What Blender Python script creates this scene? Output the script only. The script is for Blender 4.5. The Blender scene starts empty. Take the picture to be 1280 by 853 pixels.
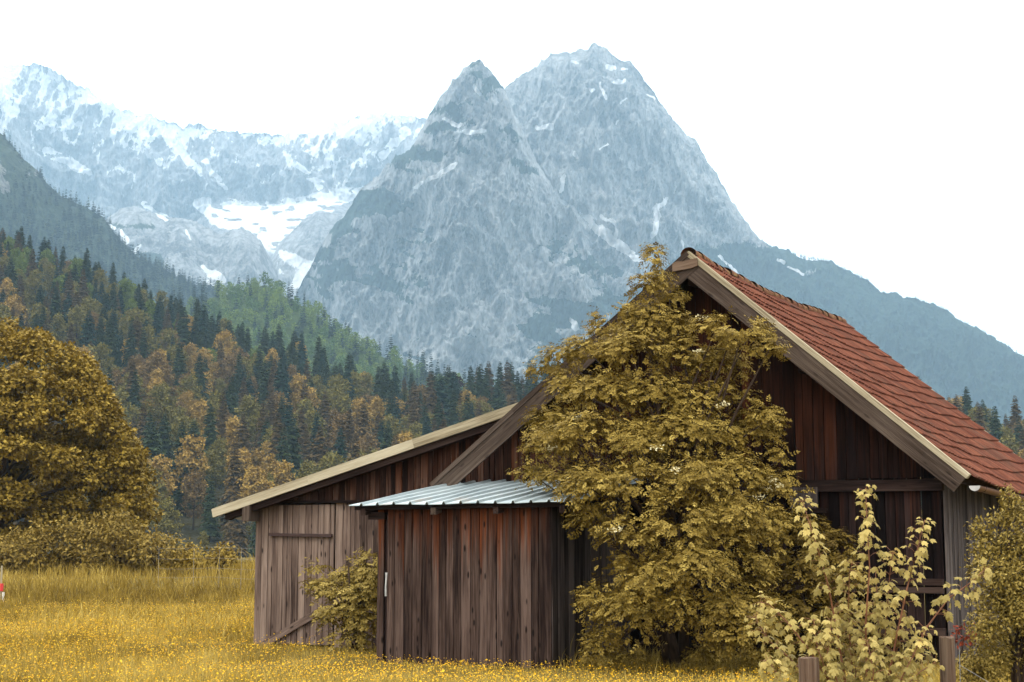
import bpy, math, random
import numpy as np
from mathutils import Vector, Matrix
RNG = np.random.default_rng(7)
random.seed(7)
R = math.radians
scn = bpy.context.scene
col = scn.collection

# ------------------------------------------------------------------ camera, sky, sun, exposure
F, PITCH, CH = 2000.0, R(7.6), 1.6
SA, CA = math.sin(PITCH), math.cos(PITCH)
cam = bpy.data.cameras.new('camera'); camo = bpy.data.objects.new('camera', cam); col.objects.link(camo)
cam.sensor_width = 36.0; cam.lens = 36.0 * F / 1280.0
cam.clip_start = 0.1; cam.clip_end = 60000
camo.location = (0, 0, CH); camo.rotation_euler = (R(90) + PITCH, 0, 0)
scn.camera = camo

SUN_EL, SUN_AZ = R(52), math.atan2(-0.75, -0.55)
w = bpy.data.worlds.new('World'); scn.world = w; w.use_nodes = True
wn, wl = w.node_tree.nodes, w.node_tree.links
wn.clear()
sky = wn.new('ShaderNodeTexSky'); sky.sky_type = 'NISHITA'; sky.sun_disc = False
sky.sun_elevation = SUN_EL; sky.sun_rotation = SUN_AZ
bg1 = wn.new('ShaderNodeBackground'); bg1.inputs['Strength'].default_value = 0.06
wl.new(sky.outputs[0], bg1.inputs['Color'])
tcn = wn.new('ShaderNodeTexCoord'); mpn = wn.new('ShaderNodeMapping'); mpn.inputs['Scale'].default_value = (1.5, 1.5, 4)
nzn = wn.new('ShaderNodeTexNoise'); nzn.inputs['Scale'].default_value = 1.3; nzn.inputs['Detail'].default_value = 5
wl.new(tcn.outputs['Generated'], mpn.inputs[0]); wl.new(mpn.outputs[0], nzn.inputs['Vector'])
crn = wn.new('ShaderNodeValToRGB')
crn.color_ramp.elements[0].color = (0.90, 0.90, 0.87, 1); crn.color_ramp.elements[1].color = (1.0, 1.0, 0.965, 1)
wl.new(nzn.outputs['Fac'], crn.inputs[0])
bg2 = wn.new('ShaderNodeBackground')                                                  # the closed cloud cover, brighter overhead than at the horizon
sxz = wn.new('ShaderNodeSeparateXYZ'); wl.new(tcn.outputs['Generated'], sxz.inputs[0])
mx0 = wn.new('ShaderNodeMath'); mx0.operation = 'MAXIMUM'; mx0.inputs[1].default_value = 0.0; wl.new(sxz.outputs['Z'], mx0.inputs[0])
mad = wn.new('ShaderNodeMath'); mad.operation = 'MULTIPLY_ADD'; mad.inputs[1].default_value = 3.6; mad.inputs[2].default_value = 2.4
wl.new(mx0.outputs[0], mad.inputs[0]); wl.new(mad.outputs[0], bg2.inputs['Strength'])
wl.new(crn.outputs[0], bg2.inputs['Color'])
mxs = wn.new('ShaderNodeMixShader'); mxs.inputs[0].default_value = 0.93
wl.new(bg1.outputs[0], mxs.inputs[1]); wl.new(bg2.outputs[0], mxs.inputs[2])
wo = wn.new('ShaderNodeOutputWorld'); wl.new(mxs.outputs[0], wo.inputs['Surface'])

sund = bpy.data.lights.new('sun', 'SUN'); sund.energy = 1.5; sund.angle = R(10); sund.color = (1.0, 0.94, 0.84)
suno = bpy.data.objects.new('sun', sund); col.objects.link(suno)
sdir = Vector((math.sin(SUN_AZ) * math.cos(SUN_EL), math.cos(SUN_AZ) * math.cos(SUN_EL), math.sin(SUN_EL)))
suno.rotation_euler = sdir.to_track_quat('Z', 'Y').to_euler(); suno.location = (-20, -20, 40)

vs = scn.view_settings
vs.view_transform = 'Standard'; vs.look = 'None'; vs.gamma = 1; vs.use_curve_mapping = False
vs.exposure = -0.40
cy = scn.cycles
cy.use_denoising = True; cy.max_bounces = 7; cy.diffuse_bounces = 2; cy.transmission_bounces = 3
cy.transparent_max_bounces = 6; cy.volume_bounces = 1; cy.glossy_bounces = 2; cy.caustics_reflective = False
cy.use_adaptive_sampling = True; cy.adaptive_threshold = 0.012

# ------------------------------------------------------------------ small maths
def ray(px, py):
    dx, dy = (px - 640) / F, (426.5 - py) / F
    return np.array([dx, CA - SA * dy, SA + CA * dy])
def P(px, py, Y):                                    # world point seen at a pixel of the photo, Y metres away
    r = ray(px, py); k = Y / r[1]
    return np.array([r[0] * k, Y, CH + r[2] * k])
def proj(p):
    p = np.asarray(p, float); X, Y, Z = p[..., 0], p[..., 1], p[..., 2] - CH
    d = Y * CA + Z * SA; u = -Y * SA + Z * CA
    return 640 + F * X / d, 426.5 - F * u / d
def hash2(ix, iy, s):
    n = (ix.astype(np.int64) * 374761393 + iy.astype(np.int64) * 668265263 + s * 1442695041) & 0xffffffff
    n = ((n ^ (n >> 13)) * 1274126177) & 0xffffffff
    return ((n ^ (n >> 16)) & 0xffff) / 65535.0
def vnoise(x, y, s=0):
    ix, iy = np.floor(x), np.floor(y); fx, fy = x - ix, y - iy
    fx = fx * fx * fx * (fx * (fx * 6 - 15) + 10); fy = fy * fy * fy * (fy * (fy * 6 - 15) + 10)
    a, b = hash2(ix, iy, s), hash2(ix + 1, iy, s); c, d = hash2(ix, iy + 1, s), hash2(ix + 1, iy + 1, s)
    return (a * (1 - fx) + b * fx) * (1 - fy) + (c * (1 - fx) + d * fx) * fy
def fbm(x, y, o=5, s=0, g=0.5):
    t, a, n = 0, 1.0, 0
    for i in range(o):
        t = t + a * vnoise(x * 2 ** i + i * 17.3, y * 2 ** i - i * 9.1, s + i); n += a; a *= g
    return t / n
def ridged(x, y, o=6, s=0, g=0.55):
    t, a, n = 0, 1.0, 0
    for i in range(o):
        v = 1 - np.abs(2 * vnoise(x * 2 ** i + i * 11.7, y * 2 ** i + i * 5.3, s + i) - 1)
        t = t + a * v * v; n += a; a *= g
    return t / n
def sstep(a, b, x):
    t = np.clip((x - a) / (b - a), 0, 1); return t * t * (3 - 2 * t)

# ------------------------------------------------------------------ meshes
def mesh_np(name, v, quads=None, tris=None, mat=None, parent=None, attrs=None, smooth=False, link=True):
    v = np.asarray(v, np.float32).reshape(-1, 3)
    me = bpy.data.meshes.new(name)
    me.vertices.add(len(v)); me.vertices.foreach_set('co', v.ravel())
    q = np.asarray(quads if quads is not None else np.zeros((0, 4)), np.int32).reshape(-1, 4)
    t = np.asarray(tris if tris is not None else np.zeros((0, 3)), np.int32).reshape(-1, 3)
    li = np.concatenate([q.ravel(), t.ravel()])
    me.loops.add(len(li)); me.loops.foreach_set('vertex_index', li)
    ls = np.concatenate([np.arange(len(q)) * 4, len(q) * 4 + np.arange(len(t)) * 3]).astype(np.int32)
    me.polygons.add(len(ls)); me.polygons.foreach_set('loop_start', ls)
    me.polygons.foreach_set('use_smooth', np.full(len(ls), smooth))
    for k, a in (attrs or {}).items():
        a = np.asarray(a, np.float32)
        if a.ndim == 1:
            at = me.attributes.new(k, 'FLOAT', 'POINT'); at.data.foreach_set('value', a)
        else:
            at = me.attributes.new(k, 'FLOAT_VECTOR', 'POINT'); at.data.foreach_set('vector', a.ravel())
    if mat: me.materials.append(mat)
    me.update(calc_edges=True); me.validate()
    if not link: return me
    o = bpy.data.objects.new(name, me); col.objects.link(o)
    if parent: o.parent = parent
    return o
def tag(o, label=None, cat=None, group=None, kind=None):
    if label: o['label'] = label
    if cat: o['category'] = cat
    if group: o['group'] = group
    if kind: o['kind'] = kind
    return o
def empty(name, loc, rz=0, label=None, cat=None, group=None):
    o = bpy.data.objects.new(name, None); col.objects.link(o); o.location = loc; o.rotation_euler = (0, 0, rz)
    o.empty_display_size = 0.3
    return tag(o, label, cat, group)

class MB:                                            # boards, tubes and plain polygons gathered into ONE mesh
    def __init__(s): s.v = []; s.q = []; s.t = []; s.gc = []; s.tone = []; s.n = 0
    def add(s, v, q=(), t=(), gc=None, tone=0.5):
        v = np.asarray(v, float).reshape(-1, 3)
        for f in q: s.q.append([i + s.n for i in f])
        for f in t: s.t.append([i + s.n for i in f])
        s.v.append(v); s.gc.append(v if gc is None else gc); s.tone.append(np.full(len(v), tone)); s.n += len(v)
    def board(s, a, b, wd, w, td, t, jit=0.0, seg=1, tone=None):
        """plank from a to b (centre line), width w along wd, thickness t along td"""
        a, b, wd, td = [np.asarray(x, float) for x in (a, b, wd, td)]
        L = np.linalg.norm(b - a); tone = random.random() if tone is None else tone
        off = np.array([random.random() * 50, random.random() * 50, random.random() * 50])
        vs_, gc = [], []
        for i in range(seg + 1):
            f = i / seg; c = a + (b - a) * f
            j1, j2, j3 = [random.uniform(-jit, jit) for _ in range(3)]
            for (sw, st) in ((-1, -1), (1, -1), (1, 1), (-1, 1)):
                ww = w / 2 + (j1 if sw < 0 else j2)
                vs_.append(c + wd * sw * ww + td * (st * t / 2 + j3 * 0.5)); gc.append(off + np.array([sw * w / 2, f * L, st * t / 2]))
        q = [(3, 2, 1, 0), tuple(seg * 4 + k for k in (0, 1, 2, 3))]
        for i in range(seg):
            for k in range(4):
                q.append((i * 4 + k, i * 4 + (k + 1) % 4, (i + 1) * 4 + (k + 1) % 4, (i + 1) * 4 + k))
        s.add(vs_, q, gc=np.array(gc), tone=tone)
    def poly_prism(s, pts, ext, tone=0.5):           # planar outline pulled along ext; caps as fans
        pts = np.asarray(pts, float); n = len(pts); v = np.vstack([pts, pts + np.asarray(ext)])
        q = [(i, (i + 1) % n, n + (i + 1) % n, n + i) for i in range(n)]
        c = np.vstack([v, pts.mean(0), (pts + ext).mean(0)])
        t = [(2 * n, (i + 1) % n, i) for i in range(n)] + [(2 * n + 1, n + i, n + (i + 1) % n) for i in range(n)]
        s.add(c, q, t, tone=tone)
    def tube(s, pts, rad, k=7, tone=0.5):
        pts = np.asarray(pts, float); n = len(pts); rad = np.broadcast_to(rad, (n,))
        vs_, gc = [], []; up = np.array([0.31, 0.17, 0.93]); L = 0; off = random.random() * 40
        for i in range(n):
            d = pts[min(i + 1, n - 1)] - pts[max(i - 1, 0)]; d = d / (np.linalg.norm(d) + 1e-9)
            x = np.cross(d, up); x /= np.linalg.norm(x) + 1e-9; y = np.cross(d, x)
            if i: L += np.linalg.norm(pts[i] - pts[i - 1])
            for j in range(k):
                a = 2 * math.pi * j / k
                vs_.append(pts[i] + rad[i] * (math.cos(a) * x + math.sin(a) * y)); gc.append((off + a * 0.06, L + off, 0))
        q = [(i * k + j, i * k + (j + 1) % k, (i + 1) * k + (j + 1) % k, (i + 1) * k + j) for i in range(n - 1) for j in range(k)]
        vs_ += [pts[0], pts[-1]]; gc += [(off, 0, 0), (off, L, 0)]
        t = [(n * k, (j + 1) % k, j) for j in range(k)] + [(n * k + 1, (n - 1) * k + j, (n - 1) * k + (j + 1) % k) for j in range(k)]
        s.add(vs_, q, t, gc=np.array(gc), tone=tone)
    def build(s, name, mat, parent=None, smooth=False, link=True):
        return mesh_np(name, np.vstack(s.v), s.q or None, s.t or None, mat, parent,
                       {'gc': np.vstack(s.gc), 'tone': np.concatenate(s.tone)}, smooth, link)

# ------------------------------------------------------------------ materials
class NT:
    def __init__(s, name):
        s.m = bpy.data.materials.new(name); s.m.use_nodes = True; s.t = s.m.node_tree; s.t.nodes.clear()
        s.out = s.t.nodes.new('ShaderNodeOutputMaterial')
    def n(s, typ, ins=None, **kw):
        nd = s.t.nodes.new('ShaderNode' + typ)
        for k, v in kw.items(): setattr(nd, k, v)
        for k, v in (ins or {}).items():
            if isinstance(v, bpy.types.NodeSocket): s.t.links.new(v, nd.inputs[k])
            else: nd.inputs[k].default_value = v
        return nd
    def attr(s, name): return s.n('Attribute', attribute_name=name)
    def obj(s): return s.n('TexCoord').outputs['Object']
    def map(s, vec, sc, loc=(0, 0, 0)): return s.n('Mapping', {'Vector': vec, 'Scale': sc, 'Location': loc}).outputs[0]
    def noise(s, vec, sc, det=4, rough=0.55, dist=0): return s.n('TexNoise', {'Vector': vec, 'Scale': sc, 'Detail': det, 'Roughness': rough, 'Distortion': dist}).outputs['Fac']
    def ramp(s, fac, stops, interp='LINEAR'):
        r = s.n('ValToRGB', {'Fac': fac}); cr = r.color_ramp; cr.interpolation = interp
        while len(cr.elements) < len(stops): cr.elements.new(0.5)
        for e, (p, c) in zip(cr.elements, stops):
            e.position = p; e.color = (c, c, c, 1) if isinstance(c, (int, float)) else (*c, 1)
        return r.outputs[0]
    def mix(s, fac, a, b, mode='MIX'):
        m = s.n('Mix', data_type='RGBA', blend_type=mode)
        for i, v in ((0, fac), (6, a), (7, b)):
            if isinstance(v, bpy.types.NodeSocket): s.t.links.new(v, m.inputs[i])
            else: m.inputs[i].default_value = v if i == 0 else (*v, 1)
        return m.outputs[2]
    def math(s, op, a, b=0.0, clamp=False):
        m = s.n('Math', operation=op, use_clamp=clamp)
        for i, v in ((0, a), (1, b)):
            if isinstance(v, bpy.types.NodeSocket): s.t.links.new(v, m.inputs[i])
            else: m.inputs[i].default_value = v
        return m.outputs[0]
    def bump(s, h, st=0.5, dist=0.02): return s.n('Bump', {'Height': h, 'Strength': st, 'Distance': dist}).outputs[0]
    def surf(s, color, rough=0.8, spec=0.3, bump=None, metal=0.0, transl=None):
        b = s.n('BsdfPrincipled', {'Roughness': rough, 'Specular IOR Level': spec, 'Metallic': metal})
        if isinstance(color, bpy.types.NodeSocket): s.t.links.new(color, b.inputs['Base Color'])
        else: b.inputs['Base Color'].default_value = (*color, 1)
        if isinstance(rough, bpy.types.NodeSocket): s.t.links.new(rough, b.inputs['Roughness'])
        if bump is not None: s.t.links.new(bump, b.inputs['Normal'])
        o = b.outputs[0]
        if transl is not None:
            tr = s.n('BsdfTranslucent')
            if isinstance(color, bpy.types.NodeSocket): s.t.links.new(color, tr.inputs['Color'])
            else: tr.inputs['Color'].default_value = (*color, 1)
            mx = s.n('MixShader', {0: transl}); s.t.links.new(o, mx.inputs[1]); s.t.links.new(tr.outputs[0], mx.inputs[2]); o = mx.outputs[0]
        s.t.links.new(o, s.out.inputs['Surface'])
        return s.m

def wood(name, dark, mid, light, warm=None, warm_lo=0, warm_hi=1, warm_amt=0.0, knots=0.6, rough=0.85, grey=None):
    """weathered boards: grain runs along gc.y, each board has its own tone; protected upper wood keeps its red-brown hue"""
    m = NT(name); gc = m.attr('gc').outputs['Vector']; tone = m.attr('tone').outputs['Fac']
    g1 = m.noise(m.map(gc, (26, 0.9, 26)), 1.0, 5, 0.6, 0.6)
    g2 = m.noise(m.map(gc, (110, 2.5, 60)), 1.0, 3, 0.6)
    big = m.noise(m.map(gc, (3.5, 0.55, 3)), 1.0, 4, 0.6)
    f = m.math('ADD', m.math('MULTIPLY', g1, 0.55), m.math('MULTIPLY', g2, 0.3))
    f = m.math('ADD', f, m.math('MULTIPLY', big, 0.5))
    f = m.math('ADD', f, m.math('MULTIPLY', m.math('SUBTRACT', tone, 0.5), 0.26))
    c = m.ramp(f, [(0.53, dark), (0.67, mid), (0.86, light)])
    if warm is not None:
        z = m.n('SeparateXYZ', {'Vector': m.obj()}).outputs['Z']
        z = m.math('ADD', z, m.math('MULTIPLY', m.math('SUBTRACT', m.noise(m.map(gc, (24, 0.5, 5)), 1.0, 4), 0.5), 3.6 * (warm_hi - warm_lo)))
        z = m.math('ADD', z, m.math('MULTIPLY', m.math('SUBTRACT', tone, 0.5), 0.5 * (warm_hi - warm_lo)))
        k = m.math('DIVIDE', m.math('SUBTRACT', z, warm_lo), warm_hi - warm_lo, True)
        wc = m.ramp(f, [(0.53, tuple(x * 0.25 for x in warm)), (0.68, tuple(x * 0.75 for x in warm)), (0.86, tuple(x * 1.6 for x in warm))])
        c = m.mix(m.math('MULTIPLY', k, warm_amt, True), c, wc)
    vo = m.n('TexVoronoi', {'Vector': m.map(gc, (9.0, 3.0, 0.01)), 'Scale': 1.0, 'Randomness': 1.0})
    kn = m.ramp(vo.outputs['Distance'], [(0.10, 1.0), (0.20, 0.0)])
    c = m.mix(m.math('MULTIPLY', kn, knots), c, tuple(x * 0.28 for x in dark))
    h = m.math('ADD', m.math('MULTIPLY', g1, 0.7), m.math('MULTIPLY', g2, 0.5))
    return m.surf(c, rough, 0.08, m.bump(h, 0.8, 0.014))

M = {}
M['shed_wood'] = wood('shed_wood', (0.010, 0.005, 0.004), (0.050, 0.030, 0.023), (0.130, 0.086, 0.069), (0.090, 0.024, 0.007), 1.55, 2.3, 1.0, 0.9)
M['annex_wood'] = wood('annex_wood', (0.036, 0.022, 0.017), (0.120, 0.080, 0.063), (0.25, 0.180, 0.142), None, knots=0.9)
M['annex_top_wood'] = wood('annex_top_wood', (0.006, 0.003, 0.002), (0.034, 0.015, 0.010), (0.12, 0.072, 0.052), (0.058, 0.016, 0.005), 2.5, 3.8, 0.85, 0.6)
M['gable_wood'] = wood('gable_wood', (0.003, 0.0015, 0.0015), (0.010, 0.0050, 0.0044), (0.040, 0.023, 0.020), (0.036, 0.010, 0.0035), 2.2, 3.6, 0.95, 0.5)  # dark wood, deepened further: shade under the eaves is put into the colour
M['side_wood'] = wood('side_wood', (0.020, 0.014, 0.012), (0.064, 0.049, 0.044), (0.135, 0.108, 0.098), None, knots=0.4)
M['board_wood'] = wood('board_wood', (0.020, 0.013, 0.010), (0.058, 0.040, 0.030), (0.115, 0.085, 0.066), None, knots=0.5)
M['dark_wood'] = wood('dark_wood', (0.009, 0.005, 0.004), (0.027, 0.015, 0.012), (0.06, 0.038, 0.030), None, knots=0.3)
M['trim_wood'] = wood('trim_wood', (0.19, 0.150, 0.092), (0.34, 0.285, 0.190), (0.46, 0.40, 0.285), None, knots=0.1)
M['post_wood'] = wood('post_wood', (0.045, 0.026, 0.017), (0.115, 0.070, 0.046), (0.20, 0.140, 0.098), None, knots=0.3)

def bark_mat():
    m = NT('bark'); gc = m.attr('gc').outputs['Vector']
    n = m.noise(m.map(gc, (30, 5, 10)), 1.0, 5)
    return m.surf(m.ramp(n, [(0.3, (0.018, 0.010, 0.006)), (0.7, (0.075, 0.046, 0.028))]), 0.9, 0.2, m.bump(n, 0.6, 0.02))
M['bark'] = bark_mat()
def stem_mat():
    m = NT('red_stem'); gc = m.attr('gc').outputs['Vector']
    n = m.noise(m.map(gc, (30, 6, 10)), 1.0, 3)
    return m.surf(m.ramp(n, [(0.3, (0.13, 0.045, 0.018)), (0.7, (0.26, 0.11, 0.05))]), 0.6, 0.3)
M['stem'] = stem_mat()

def leaf_mat(name, a, b, c, transl=0.3, rough=0.6, spec=0.10, objcol=False):
    """per-leaf tone picks the leaf's own pigment"""
    m = NT(name); tone = m.attr('tone').outputs['Fac']
    cc = m.ramp(tone, [(0.0, a), (0.5, b), (1.0, c)])
    if objcol:
        oc = m.n('ObjectInfo').outputs['Color']; cc = m.mix(1.0, cc, oc, 'MULTIPLY')
    return m.surf(cc, rough, spec, None, 0, transl)
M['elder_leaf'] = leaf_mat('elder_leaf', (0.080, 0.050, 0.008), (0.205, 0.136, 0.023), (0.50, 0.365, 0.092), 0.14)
M['maple_leaf'] = leaf_mat('maple_leaf', (0.13, 0.095, 0.020), (0.31, 0.238, 0.066), (0.62, 0.48, 0.16), 0.35, 0.5, 0.18)
M['field_tree_leaf'] = leaf_mat('field_tree_leaf', (0.10, 0.064, 0.009), (0.225, 0.148, 0.022), (0.42, 0.29, 0.052), 0.12, 0.6)
M['shrub_leaf'] = leaf_mat('shrub_leaf', (0.11, 0.075, 0.014), (0.23, 0.162, 0.034), (0.42, 0.31, 0.085), 0.15, 0.5)
M['bush_leaf'] = leaf_mat('bush_leaf', (0.11, 0.072, 0.013), (0.22, 0.148, 0.030), (0.37, 0.26, 0.065), 0.15, 0.6)
M['red_leaf'] = leaf_mat('red_leaf', (0.09, 0.016, 0.008), (0.17, 0.030, 0.012), (0.30, 0.06, 0.02), 0.2)
M['blossom'] = leaf_mat('blossom', (0.55, 0.46, 0.25), (0.68, 0.60, 0.36), (0.78, 0.70, 0.46), 0.2)
M['forest_leaf'] = leaf_mat('forest_leaf', (0.62, 0.62, 0.62), (0.95, 0.95, 0.95), (1.45, 1.45, 1.45), 0.1, 0.7, 0.05, True)
M['grass'] = leaf_mat('grass', (0.12, 0.075, 0.012), (0.285, 0.186, 0.030), (0.50, 0.36, 0.09), 0.22, 0.6, 0.05)
M['flower'] = leaf_mat('flower', (0.58, 0.29, 0.004), (0.74, 0.42, 0.006), (0.84, 0.58, 0.03), 0.25, 0.4, 0.3)

def ground_mat():
    m = NT('meadow_soil'); o = m.obj()
    n = m.noise(o, 0.35, 6, 0.6); n2 = m.noise(o, 6, 4)
    c = m.ramp(n, [(0.3, (0.075, 0.052, 0.014)), (0.55, (0.13, 0.092, 0.020)), (0.75, (0.17, 0.125, 0.03))])
    c = m.mix(0.5, c, m.ramp(n2, [(0.3, (0.05, 0.034, 0.010)), (0.7, (0.17, 0.125, 0.03))]))
    return m.surf(c, 0.95, 0.1, m.bump(n2, 0.8, 0.1))
M['ground'] = ground_mat()
def hill_mat(name, a, b, sc=0.02):
    m = NT(name); o = m.obj()
    n = m.noise(o, sc, 6, 0.6); n2 = m.noise(o, sc * 9, 4, 0.6)
    f = m.math('ADD', m.math('MULTIPLY', n, 0.5), m.math('MULTIPLY', n2, 0.5))
    return m.surf(m.ramp(f, [(0.35, a), (0.65, b)]), 0.95, 0.05, m.bump(n2, 1.0, 3))
M['forest_floor'] = hill_mat('forest_floor', (0.020, 0.020, 0.012), (0.05, 0.042, 0.018))
M['green_floor'] = hill_mat('green_floor', (0.025, 0.04, 0.014), (0.06, 0.085, 0.022))

def rock_mat(name, dark, light, veg_a, veg_b, sc=1.0, snn=0.9):
    m = NT(name); o = m.obj()
    n1 = m.noise(m.map(o, (0.006 * sc, 0.006 * sc, 0.0035 * sc)), 1.0, 9, 0.62, 0.7)
    n2 = m.noise(m.map(o, (0.03 * sc, 0.03 * sc, 0.009 * sc)), 1.0, 6, 0.65, 0.4)
    f = m.math('ADD', m.math('MULTIPLY', n1, 0.62), m.math('MULTIPLY', n2, 0.38))
    vo = m.n('TexVoronoi', {'Vector': m.map(o, (0.022 * sc, 0.022 * sc, 0.012 * sc), (0.3, 0.1, 0.7)), 'Scale': 1.0, 'Detail': 2.0}, feature='DISTANCE_TO_EDGE').outputs['Distance']
    n4 = m.noise(m.map(o, (0.11 * sc, 0.11 * sc, 0.05 * sc)), 1.0, 4, 0.7)
    f = m.math('ADD', m.math('MULTIPLY', f, 0.62), m.math('MULTIPLY', n4, 0.38))
    c = m.ramp(f, [(0.415, dark), (0.485, tuple(a * .45 + b * .55 for a, b in zip(dark, light))), (0.56, light)])
    c = m.mix(m.ramp(vo, [(0.0, 0.55), (0.09, 0.0)]), c, dark)
    vg = m.attr('veg').outputs['Fac']
    v2 = m.math('ADD', vg, m.math('MULTIPLY', m.math('SUBTRACT', f, 0.5), -2.6))
    vf = m.ramp(v2, [(0.45, 0.0), (0.55, 1.0)])
    n3 = m.noise(m.map(o, (0.05 * sc, 0.05 * sc, 0.03 * sc)), 1.0, 5, 0.7)
    c = m.mix(vf, c, m.ramp(n3, [(0.35, veg_a), (0.65, veg_b)]))
    sn = m.attr('snow').outputs['Fac']
    s2 = m.math('ADD', sn, m.math('MULTIPLY', m.math('SUBTRACT', n2, 0.5), snn))
    sf = m.ramp(s2, [(0.47, 0.0), (0.55, 1.0)])
    c = m.mix(sf, c, (0.92, 0.92, 0.92))
    return m.surf(c, 0.9, 0.15, m.bump(f, 1.0, 60 / sc))
M['rock'] = rock_mat('rock', (0.13, 0.14, 0.15), (0.48, 0.48, 0.475), (0.012, 0.034, 0.026), (0.034, 0.060, 0.038))
M['far_rock'] = rock_mat('far_rock', (0.13, 0.138, 0.15), (0.48, 0.485, 0.49), (0.02, 0.04, 0.03), (0.06, 0.08, 0.04), 0.8, 0.6)
M['slope_rock'] = rock_mat('slope_rock', (0.06, 0.066, 0.07), (0.26, 0.26, 0.25), (0.010, 0.026, 0.020), (0.060, 0.085, 0.048), 1.5)

def tile_mat():
    m = NT('roof_tile'); o = m.obj(); tone = m.attr('tone').outputs['Fac']
    n = m.noise(o, 6, 5, 0.6); n2 = m.noise(o, 1.1, 5, 0.65); n3 = m.noise(o, 60, 3)
    f = m.math('ADD', m.math('MULTIPLY', n, 0.72), m.math('MULTIPLY', tone, 0.28))
    c = m.ramp(f, [(0.2, (0.048, 0.015, 0.009)), (0.5, (0.112, 0.034, 0.018)), (0.8, (0.20, 0.072, 0.040))])
    dirt = m.ramp(m.math('ADD', n2, m.math('MULTIPLY', m.math('SUBTRACT', n3, 0.5), 0.35)), [(0.52, 0.0), (0.68, 0.75)])
    c = m.mix(dirt, c, (0.080, 0.040, 0.026))
    moss = m.math('MULTIPLY', m.attr('gc').outputs['Fac'], 1.0)
    mf = m.ramp(m.math('ADD', m.noise(o, 14, 4, 0.7), m.math('MULTIPLY', moss, 0.0)), [(0.64, 0.0), (0.72, 0.6)])
    c = m.mix(mf, c, (0.19, 0.13, 0.055))
    return m.surf(c, 0.9, 0.10, m.bump(n3, 0.3, 0.006))
M['tile'] = tile_mat()
def ridge_mat():
    m = NT('ridge_tile_clay'); o = m.obj()
    n = m.noise(o, 9, 5, 0.7)
    return m.surf(m.ramp(n, [(0.3, (0.09, 0.03, 0.016)), (0.5, (0.17, 0.065, 0.03)), (0.62, (0.24, 0.155, 0.06))]), 0.9, 0.15, m.bump(n, 0.8, 0.02))
M['ridge'] = ridge_mat()
def metal_mat():
    m = NT('sheet_metal'); o = m.obj()
    n = m.noise(m.map(o, (3, 1.0, 3)), 1.0, 5, 0.6); st = m.noise(m.map(o, (14, 0.8, 3)), 1.0, 4)
    c = m.ramp(m.math('ADD', m.math('MULTIPLY', n, 0.6), m.math('MULTIPLY', st, 0.4)), [(0.35, (0.30, 0.36, 0.38)), (0.65, (0.50, 0.56, 0.57))])
    ru = m.math('MULTIPLY', m.ramp(m.noise(m.map(o, (1.1, 0.5, 1), (0.35, 0.2, 0)), 1.0, 3), [(0.56, 0.0), (0.66, 1.0)]), m.ramp(st, [(0.45, 0.0), (0.6, 0.8)]))
    c = m.mix(ru, c, (0.42, 0.24, 0.12))
    return m.surf(c, 0.45, 0.5, m.bump(n, 0.2, 0.01), 0.35)
M['metal'] = metal_mat()
def plain(name, c, rough=0.6, metal=0.0, var=0.25, sc=12):
    m = NT(name); n = m.noise(m.obj(), sc, 4)
    return m.surf(m.ramp(n, [(0.3, tuple(x * (1 - var) for x in c)), (0.7, tuple(x * (1 + var) for x in c))]), rough, 0.4, None, metal)
M['copper'] = plain('copper_gutter', (0.16, 0.065, 0.04), 0.45, 0.5)
M['zinc'] = plain('zinc', (0.42, 0.41, 0.39), 0.5, 0.5)
M['wire'] = plain('wire', (0.22, 0.21, 0.20), 0.6, 0.4)
M['red_paint'] = plain('red_paint', (0.55, 0.03, 0.03), 0.5)
M['white_paint'] = plain('white_paint', (0.72, 0.68, 0.6), 0.5)
M['iron'] = plain('rusty_iron', (0.045, 0.022, 0.018), 0.6, 0.3)

# ------------------------------------------------------------------ the ground
def ground_z(x, y):
    d = np.sqrt(np.asarray(x, float) ** 2 + np.asarray(y, float) ** 2)
    return 0.95 * sstep(46, 92, d) + 0.05 * (fbm(np.asarray(x) * 0.15, np.asarray(y) * 0.15, 3, 3) - 0.5)
def build_ground():
    ys = np.concatenate([np.linspace(-60, 10, 15), np.linspace(11, 110, 150), np.geomspace(112, 9000, 60)])
    xs = np.concatenate([-np.geomspace(9000, 62, 30), np.linspace(-60, 60, 121), np.geomspace(62, 9000, 30)])
    X, Y = np.meshgrid(xs, ys); Z = ground_z(X, Y)
    ny, nx = X.shape; i = np.arange(ny * nx).reshape(ny, nx)
    q = np.stack([i[:-1, :-1], i[:-1, 1:], i[1:, 1:], i[1:, :-1]], -1)
    o = mesh_np('ground', np.stack([X, Y, Z], -1), q, None, M['ground'], None, None, True)
    tag(o, kind='structure')
build_ground()

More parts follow.
